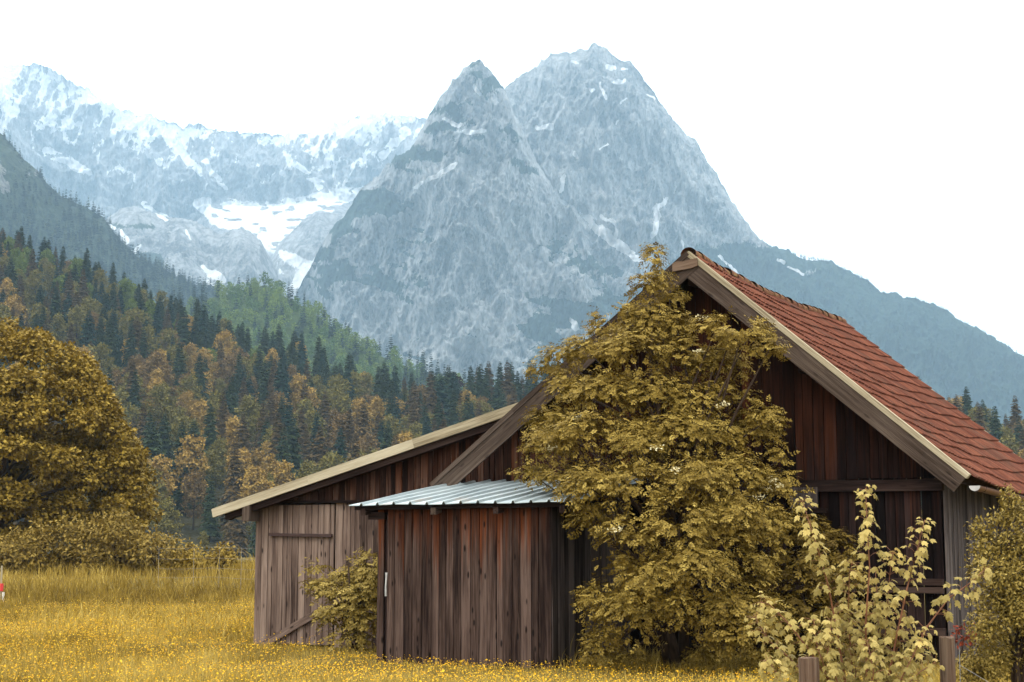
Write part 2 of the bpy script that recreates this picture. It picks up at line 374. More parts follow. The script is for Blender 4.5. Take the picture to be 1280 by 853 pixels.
# ------------------------------------------------------------------ mountains (real size, real distance)
def seg_dist(px, py, pts):
    best = np.full(px.shape, 1e9)
    for (x0, y0, w0), (x1, y1, w1) in zip(pts[:-1], pts[1:]):
        dx, dy = x1 - x0, y1 - y0; t = np.clip(((px - x0) * dx + (py - y0) * dy) / (dx * dx + dy * dy + 1e-9), 0, 1)
        d = np.hypot(px - x0 - t * dx, py - y0 - t * dy) / (w0 + (w1 - w0) * t)
        best = np.minimum(best, d)
    return best
def mountain(name, ridge, Yf, Yr, foot_z, mat, nx, ns, rough, nsc, seed, snow=None, veg=None, conc=1.0, edge=0.25, rid_rough=6.0, shelf=None):
    """height field: ridge = silhouette points; the face runs from the foot at Yf up to the ridge at Yr, gullied by ridged noise, and falls away behind"""
    rx = np.array([p[0] for p in ridge], float); ry = np.array([p[1] for p in ridge], float)
    c = np.linspace(rx[0], rx[-1], nx)
    yy = np.interp(c, rx, ry)
    yr = Yr(c) if callable(Yr) else np.full_like(c, Yr)
    r = np.stack([P(a, b, 1.0) for a, b in zip(c, yy)])
    zr = CH + (r[:, 2] - CH) * yr; tx = r[:, 0]
    zr = zr + rid_rough * 2 * (fbm(tx * yr * 0.012, tx * 0 + seed, 6, seed, 0.75) - 0.5) + rid_rough * 0.7 * (ridged(tx * yr * 0.03, tx * 0 + seed * 3.3, 4, seed + 5, 0.7) - 0.45)
    s = np.concatenate([np.linspace(0, 1, ns), np.linspace(1.03, 1.5, 12)])
    S, C = np.meshgrid(s, np.arange(nx), indexing='ij')
    yrc, zrc, txc = yr[C], zr[C], tx[C]
    Sf = np.clip(S, 0, 1); back = np.clip(S - 1, 0, 1)
    Y = Yf + (yrc - Yf) * Sf + back * 2200
    X = txc * Y
    Z = foot_z + (zrc - foot_z) * Sf ** conc - back * 2.2 * (zrc - foot_z)
    flat = np.zeros(S.shape)
    if shelf:                                        # a gently sloping basin between two steep steps
        x0, x1, s1, s2, y1, y2 = shelf; cc = c[C]
        el = lambda py: (SA + CA * (426.5 - py) / F) / (CA - SA * (426.5 - py) / F)
        z1, z2 = CH + el(y1) * (Yf + (yrc - Yf) * s1), CH + el(y2) * (Yf + (yrc - Yf) * s2)
        zs = np.where(Sf < s1, foot_z + (z1 - foot_z) * Sf / s1, np.where(Sf < s2, z1 + (z2 - z1) * (Sf - s1) / (s2 - s1), z2 + (zrc - z2) * (Sf - s2) / (1 - s2)))
        wc = sstep(x0 - 60, x0 + 30, cc) * (1 - sstep(x1 - 20, x1 + 70, cc)) * (back == 0)
        Z = Z * (1 - wc) + zs * wc; flat = wc * sstep(s1 - .06, s1 + .04, Sf) * (1 - sstep(s2 - .05, s2 + .05, Sf))
    taper = (1 - .85 * flat) * np.clip((1 - Sf) / edge, 0, 1) ** 0.7 * np.clip(Sf / 0.1, 0.15, 1) * (back == 0)
    n1 = ridged(X * nsc + 0.35 * Z * nsc, Z * nsc * 0.42, 7, seed, 0.56)
    n2 = fbm(X * nsc * 0.45, Z * nsc * 0.35, 4, seed + 31)
    n3 = ridged(X * nsc * 3.1 - 1.3 * Z * nsc, Z * nsc * 2.2, 5, seed + 77, 0.6)
    disp = (n1 - 0.45) * 1.0 + (n2 - 0.5) * 1.5 + (n3 - 0.4) * 0.45
    D = disp * rough * taper
    Y2 = Y - D; k = Y2 / np.maximum(Y, 1)
    Z2 = Z + 0.25 * D * (back == 0)
    V = np.stack([X * (0.5 + 0.5 * k), Y2, np.maximum(Z2, -4)], -1)
    px, py = proj(V)
    at = {'snow': np.clip(snow(px, py, V, n1), 0, 1).ravel() if snow else np.zeros(px.size),
          'veg': np.clip(veg(px, py, V, n1), -2, 3).ravel() if veg else np.full(px.size, -1.0)}
    i = np.arange(V.shape[0] * nx).reshape(V.shape[0], nx)
    q = np.stack([i[:-1, :-1], i[:-1, 1:], i[1:, 1:], i[1:, :-1]], -1)
    o = mesh_np(name, V, q, None, mat, None, at, True)
    return tag(o, kind='structure')

def wob(px, py, s): return (fbm(px / 9.0, py / 9.0, 3, s) - 0.5)
def polys(px, py, lines, s):
    out = np.zeros(px.shape)
    wx, wy = px + 7 * wob(px, py, s), py + 7 * wob(px, py, s + 9)
    for ln in lines: out = np.maximum(out, 1.0 - 0.5 * seg_dist(wx, wy, ln))
    return out

RIDGE_L = [(300, 470), (340, 420), (372, 362), (400, 308), (440, 254), (480, 212), (512, 183), (540, 140), (560, 113), (570, 97), (580, 88), (590, 85), (600, 84), (610, 90),
           (622, 102), (632, 113), (642, 140), (662, 182), (690, 230), (722, 268), (760, 302), (800, 338), (850, 380), (920, 430), (1010, 500)]
RIDGE_R = [(520, 240), (600, 150), (632, 112), (645, 98), (662, 90), (680, 75), (692, 66), (704, 67), (714, 70), (724, 64), (735, 66), (745, 59), (757, 63), (770, 70), (784, 76), (797, 88), (815, 112),
           (835, 138), (850, 160), (870, 180), (884, 200), (898, 222), (916, 255), (936, 283), (952, 304), (975, 312), (1005, 320), (1032, 325), (1062, 340), (1085, 350), (1102, 366), (1128, 372), (1140, 370), (1150, 376),
           (1182, 388), (1205, 404), (1225, 412), (1250, 428), (1282, 447), (1340, 480), (1440, 530), (1560, 590)]
RIDGE_B = [(-260, 150), (-120, 90), (-40, 84), (0, 86), (22, 82), (45, 80), (75, 92), (105, 106), (130, 128), (160, 140), (200, 152), (240, 158), (275, 162), (310, 166), (350, 168), (385, 164),
           (420, 152), (450, 147), (480, 142), (510, 146), (540, 152), (600, 170), (700, 220), (800, 300)]
RIDGE_M = [(20, 360), (70, 318), (118, 280), (150, 262), (172, 258), (200, 270), (228, 274), (250, 280), (262, 287), (276, 293), (290, 287), (302, 285), (313, 289), (326, 301), (340, 326), (352, 356), (368, 392)]
RIDGE_N = [(326, 350), (340, 322), (352, 302), (370, 285), (384, 271), (396, 263), (406, 262), (418, 266), (436, 268), (470, 290), (520, 330)]
RIDGE_S = [(-300, 10), (-140, 95), (-40, 138), (0, 165), (14, 178), (30, 200), (48, 214), (60, 232), (75, 246), (100, 256), (128, 270), (150, 300), (172, 322), (205, 338), (235, 352), (290, 372), (340, 392), (420, 430)]

def snow_b(px, py, V, n1):
    field = [[(250, 254, 8), (275, 268, 14), (310, 276, 20), (345, 280, 24), (375, 266, 18), (400, 256, 14), (425, 245, 9), (452, 238, 5)], [(340, 285, 22), (350, 305, 16), (348, 330, 12)], [(378, 262, 8), (372, 300, 5)],
             [(352, 318, 7), (385, 330, 9), (372, 356, 7)], [(258, 335, 7), (280, 348, 6)], [(370, 205, 3), (400, 232, 5)], [(178, 255, 2), (208, 275, 4)],
             [(150, 290, 3), (160, 300, 3)], [(200, 160, 6), (250, 215, 4)], [(255, 200, 3), (290, 250, 3)], [(60, 190, 6), (110, 215, 4)], [(480, 195, 5), (505, 165, 6)]]
    p = polys(px, py, field, 5) * 1.25 - 1.1 * sstep(.60, .70, fbm(px / 15.0, py / 5.0, 3, 23)); top = sstep(26, 2, py - np.interp(px, [r[0] for r in RIDGE_B], [r[1] for r in RIDGE_B]))
    hgt = sstep(275, 95, py + 26 * np.sin(px / 37.0) - 10 * sstep(200, 400, px))
    streak = ridged(px / 19.0 + py / 40.0, py / 30.0 - px / 60.0, 6, 91, 0.68)
    return np.maximum(p, 0.14 + 0.46 * hgt + 0.16 * top + 1.15 * (streak - 0.46) * sstep(300, 215, py) - 0.12 * sstep(225, 300, py))  # real snow, plus ridge-top whiteness painted in for the fade into cloud
mountain('snowy_mountain_range', RIDGE_B, 4700, 6200, 60, M['far_rock'], 900, 380, 420, 1 / 520.0, 21, snow_b,
         lambda px, py, V, n1: -1.2 + 2.2 * sstep(290, 340, py) * sstep(250, 190, px), 1.15, 0.2, 30, (245, 455, 0.30, 0.66, 312, 246))
mountain('rocky_mountain', RIDGE_N, 3900, 5000, 50, M['far_rock'], 220, 200, 110, 1 / 260.0, 33,
         lambda px, py, V, n1: np.maximum(polys(px, py, [[(352, 318, 6), (385, 334, 8), (370, 356, 7)], [(400, 322, 4), (380, 345, 4)], [(430, 285, 2), (440, 275, 2)]], 15), 0.35 * sstep(300, 330, py) + 0.5 * (ridged(px / 14.0, py / 9.0 - px / 30.0, 4, 7) - .4)), None, 1.0, 0.2, 12)
mountain('rocky_mountain', RIDGE_M, 3300, 4500, 40, M['far_rock'], 420, 240, 130, 1 / 300.0, 51,
         lambda px, py, V, n1: polys(px, py, [[(254, 333, 3), (264, 342, 5), (280, 350, 4)], [(262, 352, 3), (268, 358, 2)], [(196, 264, 2), (207, 276, 3)], [(152, 290, 2), (158, 302, 3)], [(166, 316, 2), (176, 306, 2)], [(232, 287, 1.5), (238, 300, 1.5)], [(136, 282, 2), (142, 284, 2)]], 16),
         lambda px, py, V, n1: -1.0 + 2.6 * sstep(300, 330, py) * sstep(222, 190, px) + 1.6 * sstep(18, 0, np.abs(py - 283)) * sstep(212, 190, px), 1.0, 0.2, 12)
def snow_l(px, py, V, n1):
    return polys(px, py, [[(553, 150, 2), (572, 158, 3), (582, 154, 2.5)], [(575, 166, 2), (592, 165, 3), (607, 163, 2)], [(568, 206, 4), (545, 220, 3), (517, 234, 2)], [(716, 402, 4), (722, 412, 3)],
                          [(594, 108, 2), (600, 118, 1.5)], [(640, 276, 1.5), (642, 281, 1.5)]], 6)
def veg_l(px, py, V, n1):
    edge = sstep(95, 10, px - np.interp(py, [84, 112, 150, 200, 254, 308, 362, 470], [590, 560, 535, 498, 440, 400, 372, 300]))
    band = fbm(px / 60.0 + py / 70.0, py / 32.0 - px / 120.0, 4, 44)
    return -0.15 + 0.65 * edge * sstep(90, 160, py) + 3.4 * (band - 0.5) + 1.2 * (ridged(px / 26.0 + py / 40.0, py / 18.0 - px / 50.0, 4, 45) - .5) + 0.9 * sstep(270, 420, py + 0.42 * (px - 700)) * sstep(560, 700, px)
mountain('rocky_mountain', RIDGE_L, 3050, lambda c: 4000 + 0.25 * np.abs(c - 600), 40, M['rock'], 800, 420, 300, 1 / 330.0, 5, snow_l, veg_l, 0.95, 0.14, 26)
def snow_r(px, py, V, n1):
    return polys(px, py, [[(728, 270, 4), (748, 286, 7), (775, 308, 6), (806, 330, 3.5)], [(752, 272, 2.5), (768, 280, 3), (772, 295, 2)], [(833, 250, 3), (822, 262, 4.5), (818, 295, 3)], [(705, 220, 2.5), (702, 240, 3)],
                          [(672, 160, 3.5), (688, 158, 4)], [(718, 192, 3), (722, 197, 2)], [(750, 186, 1.5), (758, 178, 1.5)], [(758, 84, 2.5), (768, 85, 2.5)], [(778, 85, 2), (784, 86, 2)], [(768, 102, 2.5), (780, 103, 2.5)],
                          [(750, 103, 1.5), (756, 125, 2)], [(775, 130, 1.5), (784, 122, 1.5)], [(770, 155, 1.5), (773, 150, 1.5)], [(738, 112, 2), (742, 112, 2)], [(716, 76, 1.5), (724, 80, 1.5)],
                          [(973, 324, 1.8), (981, 328, 1.8)], [(986, 333, 1.8), (1006, 345, 1.8)], [(900, 320, 2), (922, 344, 2)], [(845, 228, 1), (843, 242, 1.2)], [(810, 118, 1.5), (818, 122, 1.5)], [(852, 300, 1.5), (854, 312, 1.5)]], 8)
def veg_r(px, py, V, n1):
    line = np.interp(px, [600, 800, 870, 955, 1000, 1400], [420, 352, 300, 300, 300, 400])
    k = sstep(-30, 45, py - line)
    bare = np.maximum.reduce([np.exp(-((px - 1012) / 26.0) ** 2 - ((py - 340) / 14.0) ** 2), 0.8 * np.exp(-((px - 1083) / 9.0) ** 2 - ((py - 352) / 10.0) ** 2), 0.7 * np.exp(-((px - 1055) / 8.0) ** 2 - ((py - 378) / 9.0) ** 2)])
    return -0.75 + 2.4 * k - 0.8 * bare + 0.9 * (fbm(px / 40.0, py / 22.0, 4, 12) - 0.5)
mountain('rocky_mountain', RIDGE_R, 3150, lambda c: 4550 - 500 * sstep(900, 1200, c), 20, M['rock'], 1000, 380, 300, 1 / 330.0, 14, snow_r, veg_r, 1.0, 0.13, 24)
mountain('wooded_mountain', RIDGE_S, 1850, 2500, 30, M['slope_rock'], 380, 220, 70, 1 / 160.0, 63,
         lambda px, py, V, n1: polys(px, py, [[(152, 294, 1.5), (156, 290, 1.5)]], 9),
         lambda px, py, V, n1: 0.62 + 1.5 * sstep(215, 265, py + 0.1 * px) + 2.6 * (fbm(px / 30.0, py / 40.0, 4, 3) - 0.5), 0.9, 0.2, 5)

# ------------------------------------------------------------------ forest hills
class Hill:
    def __init__(s, ridge, Yf, foot, mat, name, seed, bow=1.0):
        s.rx = np.array([r[0] for r in ridge], float); s.ry = np.array([r[1] for r in ridge], float); s.rY = np.array([r[2] for r in ridge], float)
        s.Yf = Yf; s.foot = foot; s.seed = seed; s.bow = bow
        c = np.linspace(s.rx[0], s.rx[-1], 160); Yv = np.concatenate([np.linspace(0, 1, 70), np.linspace(1.05, 2.0, 14)])
        S, C = np.meshgrid(Yv, c, indexing='ij')
        Yr = np.interp(C, s.rx, s.rY); Y = Yf + (Yr - Yf) * S; X = (C - 640) / F / CA * Y * 1.0
        Z = s.z(X, Y)
        i = np.arange(S.size).reshape(S.shape)
        q = np.stack([i[:-1, :-1], i[:-1, 1:], i[1:, 1:], i[1:, :-1]], -1)
        tag(mesh_np(name, np.stack([X, Y, Z], -1), q, None, mat, None, None, True), kind='structure')
    def z(s, X, Y):
        C = np.asarray(X) / np.asarray(Y) * F * CA + 640
        Yr = np.interp(C, s.rx, s.rY); py = np.interp(C, s.rx, s.ry)
        dy = (426.5 - py) / F; zr = CH + (SA + CA * dy) / (CA - SA * dy) * Yr
        S = (Y - s.Yf) / (Yr - s.Yf)
        z = s.foot + (zr - s.foot) * np.clip(S, 0, 1) ** s.bow - np.clip(S - 1, 0, 5) * (zr - s.foot) * 0.8
        return z + 5 * (fbm(np.asarray(X) / 60.0, np.asarray(Y) / 60.0, 3, s.seed) - 0.5) * np.clip(S * 4, 0, 1) - 0.6 * np.clip(1 - S * 12, 0, 1)
H1 = Hill([(-420, 200, 820), (-200, 262, 820), (0, 330, 800), (60, 350, 795), (130, 378, 790), (215, 414, 775), (310, 460, 740), (400, 490, 700), (480, 520, 660), (560, 522, 640), (650, 517, 630),
           (800, 530, 620), (1000, 545, 610), (1180, 552, 600), (1240, 560, 600), (1285, 585, 600), (1420, 600, 600), (1700, 610, 600)], 370, 1.0, M['forest_floor'], 'forest_hill', 40)
H2 = Hill([(150, 392, 1450), (235, 382, 1450), (275, 368, 1430), (330, 356, 1400), (380, 384, 1380), (430, 419, 1360), (480, 448, 1340), (520, 464, 1330), (580, 485, 1320), (700, 520, 1300)], 950, 25, M['green_floor'], 'green_hill', 50)

# ------------------------------------------------------------------ the haze: one box of even air round everything
def build_haze():
    x0, x1, y0, y1, z0, z1 = -9600, 9600, -400, 9600, -8, 2250
    v = [(x0, y0, z0), (x1, y0, z0), (x1, y1, z0), (x0, y1, z0), (x0, y0, z1), (x1, y0, z1), (x1, y1, z1), (x0, y1, z1)]
    q = [(3, 2, 1, 0), (4, 5, 6, 7), (0, 1, 5, 4), (1, 2, 6, 5), (2, 3, 7, 6), (3, 0, 4, 7)]
    m = NT('air')
    pv = m.n('VolumePrincipled', {'Color': (0.52, 0.77, 1.0, 1), 'Density': HAZE, 'Anisotropy': 0.0})
    m.t.links.new(pv.outputs[0], m.out.inputs['Volume'])
    m.m.cycles.homogeneous_volume = True
    tag(mesh_np('haze', v, q, None, m.m), kind='stuff')
HAZE = 1.05e-4
build_haze()

# ------------------------------------------------------------------ leaves and trees
def norm(a): return a / (np.linalg.norm(a, axis=-1, keepdims=True) + 1e-9)
def rdir(n):
    d = RNG.normal(size=(n, 3)); return norm(d)
def leaf_quads(pos, d, up, ln, wd, fold=0.15, bend=0.0):
    """one folded diamond leaf per row; returns vertices (n*4,3) and quads"""
    n = len(pos); side = norm(np.cross(d, up)); nrm = np.cross(side, d)
    ln = np.broadcast_to(ln, (n,))[:, None]; wd = np.broadcast_to(wd, (n,))[:, None]
    mid = pos + d * ln * 0.45 + nrm * wd * fold
    v = np.stack([pos, mid + side * wd / 2, pos + d * ln - nrm * ln * bend, mid - side * wd / 2], 1)
    i = np.arange(n)[:, None] * 4
    return v.reshape(-1, 3), i + np.array([[0, 1, 2, 3]])
def tones(n, mu=0.5, sd=0.2, rep=4):
    return np.repeat(np.clip(RNG.normal(mu, sd, n), 0, 1), rep)

def spruce_mesh(seed, H=22.0, Rm=3.3, whorls=46):
    r0 = np.random.default_rng(seed); pos, d, ln, wd = [], [], [], []
    for i in range(whorls):
        t = (i + r0.uniform(-.3, .3)) / whorls; hh = h = H * (0.985 - 0.87 * t)
        rr = Rm * (t ** 0.66) * r0.uniform(0.78, 1.12) + 0.22
        for a in np.arange(8 + int(4 * t)) * (2 * math.pi / (8 + int(4 * t))) + r0.uniform(0, 6):
            a += r0.normal(0, .2); L = rr * r0.uniform(0.6, 1.12); dr = r0.uniform(-0.55, -0.12) + 0.5 * (1 - t) ** 3
            o = np.array([math.cos(a), math.sin(a), dr]); o /= np.linalg.norm(o)
            h = hh + r0.uniform(-.4, .4) * min(1, 3 * t); pos.append((0, 0, h)); d.append(o); ln.append(L); wd.append(0.42 * L + 0.32)
            sd = np.array([-math.sin(a), math.cos(a), 0])
            for sg in (-1, 1):
                for f in (0.35, 0.68):
                    q = np.array([0, 0, h]) + o * L * f; e = o * 0.75 + sg * sd * 0.75 + np.array([0, 0, -0.25])
                    pos.append(q); d.append(e / np.linalg.norm(e)); ln.append(L * 0.46 + .15); wd.append(0.17 * L + 0.24)
    pos, d = np.array(pos, float), np.array(d); n = len(pos)
    up = norm(np.array([[0, 0, 1.0]]) + r0.normal(0, .25, (n, 3)))
    return (*leaf_quads(pos, d, up, np.array(ln), np.array(wd), -0.12, 0.12), np.repeat(np.clip(r0.normal(0.45, 0.2, n), 0, 1), 4))
def broadleaf_mesh(seed, H=19.0, n=1900, tall=1.0, big=1.0):
    r0 = np.random.default_rng(seed); C, Rr = [], []
    for i in range(62):
        t = r0.uniform(0, 1); h = H * (0.24 + 0.66 * t); rad = 4.6 / tall * math.sin(math.pi * (0.16 + 0.76 * t)) ** 0.8
        a = r0.uniform(0, 2 * math.pi); k = r0.uniform(0.25, 1.0)
        C.append((rad * k * math.cos(a), rad * k * math.sin(a), h)); Rr.append(r0.uniform(0.75, 1.45))
    C.append((0, 0, H * 0.9)); Rr.append(1.5)
    C = np.array(C); Rr = np.array(Rr); j = r0.integers(0, len(C), n)
    u = norm(r0.normal(size=(n, 3)) + np.array([0, 0, 0.75])); rr = Rr[j] * (1 - 0.45 * r0.random(n) ** 2)
    pos = C[j] + u * rr[:, None] * np.array([1.15, 1.15, 0.85])
    d = norm(u * 0.6 + r0.normal(0, .5, (n, 3)) + np.array([0, 0, -0.2])); up = norm(u * 1.2 + np.array([0, 0, 0.6]) + r0.normal(0, .25, (n, 3)))
    return (*leaf_quads(pos, d, up, r0.uniform(.5, .95, n) * big, r0.uniform(.38, .7, n) * big, 0.1), np.repeat(np.clip(r0.normal(0.5, 0.2, n), 0, 1), 4))
def trunk_mesh(name, H, r, seed, limbs=5):
    r0 = np.random.default_rng(seed); mb = MB()
    mb.tube([(0, 0, -1.0), (0.05, 0.02, H * 0.3), (0, 0.08, H * 0.6), (0.02, 0, H * 0.93)], [r, r * 0.8, r * 0.5, r * 0.1], 6)
    for i in range(limbs):
        h = H * r0.uniform(0.3, 0.75); a = r0.uniform(0, 6.28); L = H * 0.13
        mb.tube([(0, 0, h), (math.cos(a) * L * .6, math.sin(a) * L * .6, h + L * .4), (math.cos(a) * L, math.sin(a) * L, h + L * .9)], [r * .35, r * .22, r * .06], 5)
    return mb.build(name, M['bark'], None, True, False)
SPR = [spruce_mesh(100 + i, 22, Rm) for i, Rm in enumerate((3.8, 4.4, 4.8, 3.4, 4.1))]
BRD = [broadleaf_mesh(200 + i, 19, 2600, tl) for i, tl in enumerate((1.0, 1.25, 0.9, 1.5, 1.1))]
SPR_ME = [mesh_np('crown', v, q, None, M['forest_leaf'], None, {'tone': t}, link=False) for v, q, t in SPR]
BRD_ME = [mesh_np('crown', v, q, None, M['forest_leaf'], None, {'tone': t}, link=False) for v, q, t in BRD]
SPR_TR = trunk_mesh('trunk', 21, 0.30, 1, 3); BRD_TR = trunk_mesh('trunk', 16, 0.32, 2, 6)

def stuff_leaf():
    m = NT('forest_mass_leaf'); t = m.attr('tone').outputs['Fac']
    c = m.mix(1.0, m.ramp(t, [(0, 0.62), (0.5, 0.95), (1, 1.35)]), m.attr('pig').outputs['Vector'], 'MULTIPLY')
    return m.surf(c, 0.7, 0.1, None, 0, 0.2)
M['mass'] = stuff_leaf()
def forest_mass(name, trees, protos):
    """trees: (x, y, z, height scale, rotation, prototype index, pigment)"""
    V, Q, T, G = [], [], [], []; n = 0
    for x, y, z, s, a, k, pg in trees:
        v, q, t = protos[k]; ca, sa = math.cos(a) * s, math.sin(a) * s
        w_ = np.stack([v[:, 0] * ca - v[:, 1] * sa + x, v[:, 0] * sa + v[:, 1] * ca + y, v[:, 2] * s + z], -1)
        V.append(w_); Q.append(q + n); T.append(t); G.append(np.tile(pg, (len(v), 1))); n += len(v)
    return tag(mesh_np(name, np.vstack(V), np.vstack(Q), None, M['mass'], None, {'tone': np.concatenate(T), 'pig': np.vstack(G)}), kind='stuff')

PIG = {'dark green': (0.040, 0.056, 0.024), 'brown': (0.105, 0.068, 0.026), 'teal': (0.026, 0.050, 0.034),
       'golden': (0.31, 0.198, 0.048), 'rust-brown': (0.165, 0.104, 0.038), 'olive': (0.15, 0.125, 0.030), 'green': (0.12, 0.155, 0.028), 'purple': (0.040, 0.022, 0.034)}
def roofline(px): return np.interp(px, [266, 267, 651, 700, 860, 1050, 1280], [900, 636, 504, 462, 318, 403, 577])
def field_tree_edge(py): return np.interp(py, [400, 408, 425, 445, 480, 520, 550, 590, 640, 690], [-20, 5, 60, 100, 130, 150, 165, 182, 198, 205])
def plant_forest():
    trees = []
    for Y in np.arange(360, 860, 11.5):
        for X in np.arange(-0.44 * Y, 0.50 * Y, 10.5):
            x = X + RNG.uniform(-5, 5); y = Y + RNG.uniform(-5.5, 5.5); C = x / y * F * CA + 640
            yr = np.interp(C, H1.rx, H1.rY)
            if y > yr + 14: continue
            if 790 < C < 1130: continue
            trees.append((x, y, float(H1.z(x, y)), C, yr))
    ind, mass = [], []
    for x, y, z, C, yr in trees:
        back = (y - 380) / (yr - 380); pn = vnoise(np.array(x / 45.0), np.array(y / 45.0), 8); pn2 = vnoise(np.array(x / 60.0 + 9), np.array(y / 50.0), 18)
        up = sstep(0.62, 0.98, back) if C < 440 else 0.0
        row = 460 < C < 700 and back > 0.72
        conif = RNG.random() < (0.78 if row else 0.42 + 0.5 * (pn - 0.3) + 0.25 * up)
        if conif:
            s = RNG.uniform(0.70, 1.18) * (1.0 if row else 1.0); pg = 'dark green' if RNG.random() < 0.36 + 0.4 * up else ('brown' if RNG.random() < 0.74 - 0.6 * up else 'teal')
            if row and pg == 'brown' and RNG.random() < .6: pg = 'dark green'
        else:
            s = RNG.uniform(0.72, 1.14) * (0.8 if row else 1)
            r_ = RNG.random() * 0.55 + pn2 * 0.45
            pg = 'golden' if r_ < 0.40 else ('rust-brown' if r_ < 0.48 else 'olive')
            if RNG.random() < up * 0.75: pg = 'green' if RNG.random() < 0.6 else 'olive'
        if C > 1130: s *= 1.0
        if y < 384: s *= RNG.uniform(0.3, 0.75); conif = conif and RNG.random() < .4
        if y < 384 and not conif and pg in ('dark green', 'brown', 'teal'): pg = 'olive'
        tx, ty = proj((x, y, z + (22 if conif else 19) * s * 0.93))
        bx, by = proj((x, y, z + 6))
        vis = (-8 < tx < 1290) and (ty < roofline(tx) - 5) and not (tx < field_tree_edge(max(ty, 400)) - 12 and ty > 418)
        if tx > 652 and not (1188 < tx): vis = False
        if tx > 1188 and ty > np.interp(tx, [1188, 1280], [506, 574]): vis = False
        rec = dict(x=x, y=y, z=z, s=s, conif=conif, pg=pg, tx=float(tx), ty=float(ty), back=float(back), k=int(RNG.integers(0, 5)), rot=RNG.uniform(0, 6.28))
        (ind if vis else mass).append(rec)
    ind.sort(key=lambda r: -r['s'] / r['y'])
    keep, far = ind[:298], ind[298:]
    # one copper beech stands out among the spruces of the skyline row
    cand = min((r for r in keep if r['back'] > 0.7), key=lambda r: abs(r['tx'] - 563) + 0.3 * abs(r['ty'] - 450))
    cand.update(conif=False, pg='purple', s=1.0)
    for r in far + mass: r['out'] = True
    protos = SPR + BRD
    fm = forest_mass('forest', [(r['x'], r['y'], r['z'], r['s'], r['rot'], r['k'] + (0 if r['conif'] else 5), PIG[r['pg']]) for r in far + mass], protos)
    cells = {}
    for r in keep:
        if r['tx'] > 1150: cl, hi = 'beyond the tiled roof', ('upper' if r['ty'] < 540 else 'lower')
        else:
            cl = ('above the round tree' if r['tx'] < 105 else 'above the bushes' if r['tx'] < 215 else 'over the eave' if r['tx'] < 330 else
                  'over the shed' if r['tx'] < 440 else 'below the skyline' if r['tx'] < 545 else 'near the barn')
            b = r['back']; hi = 'low on the slope' if b < 0.3 else 'halfway up the slope' if b < 0.55 else 'high on the slope' if b < 0.78 else 'along the hilltop'
            if r['tx'] >= 440 and b >= 0.7: cl = 'before the copper beech' if r['tx'] < 563 else 'past the copper beech'; hi = 'in the skyline row'
        big = 'tall' if r['s'] > 1.02 else 'mid-sized' if r['s'] > 0.88 else 'small'
        r['lab'] = f"{big} {r['pg']} {'spruce' if r['conif'] else 'broadleaf tree'} {hi}, {cl}"
        cells.setdefault(r['lab'], []).append(r)
    for lab, rs in cells.items():
        if len(rs) > 1:
            rs.sort(key=lambda r: r['tx'])
            for i, r in enumerate(rs):
                w_ = ['leftmost', 'second from left', 'third from left', 'fourth from left', 'fifth from left', 'sixth from left', 'seventh from left', 'eighth from left'][min(i, 7)] if i < len(rs) - 1 else 'rightmost'
                r['lab'] = lab + ', ' + w_
    for r in keep:
        nm = 'copper_beech' if r['pg'] == 'purple' else 'spruce_tree' if r['conif'] else 'broadleaf_tree'
        lab = 'dark purple copper beech among the spruces of the skyline row' if r['pg'] == 'purple' else r['lab']
        o = empty(nm, (r['x'], r['y'], r['z']), r['rot'], lab, 'tree', None if r['pg'] == 'purple' else ('spruces of the wooded slope' if r['conif'] else 'broadleaf trees of the wooded slope'))
        o.scale = (r['s'],) * 3
        t = bpy.data.objects.new('trunk', SPR_TR if r['conif'] else BRD_TR); col.objects.link(t); t.parent = o
        c = bpy.data.objects.new('crown', (SPR_ME if r['conif'] else BRD_ME)[r['k']]); col.objects.link(c); c.parent = o
        c.color = (*PIG[r['pg']], 1)
    print('forest trees', len(keep), 'far', len(far), 'mass', len(mass), 'cells', len(cells))
plant_forest()

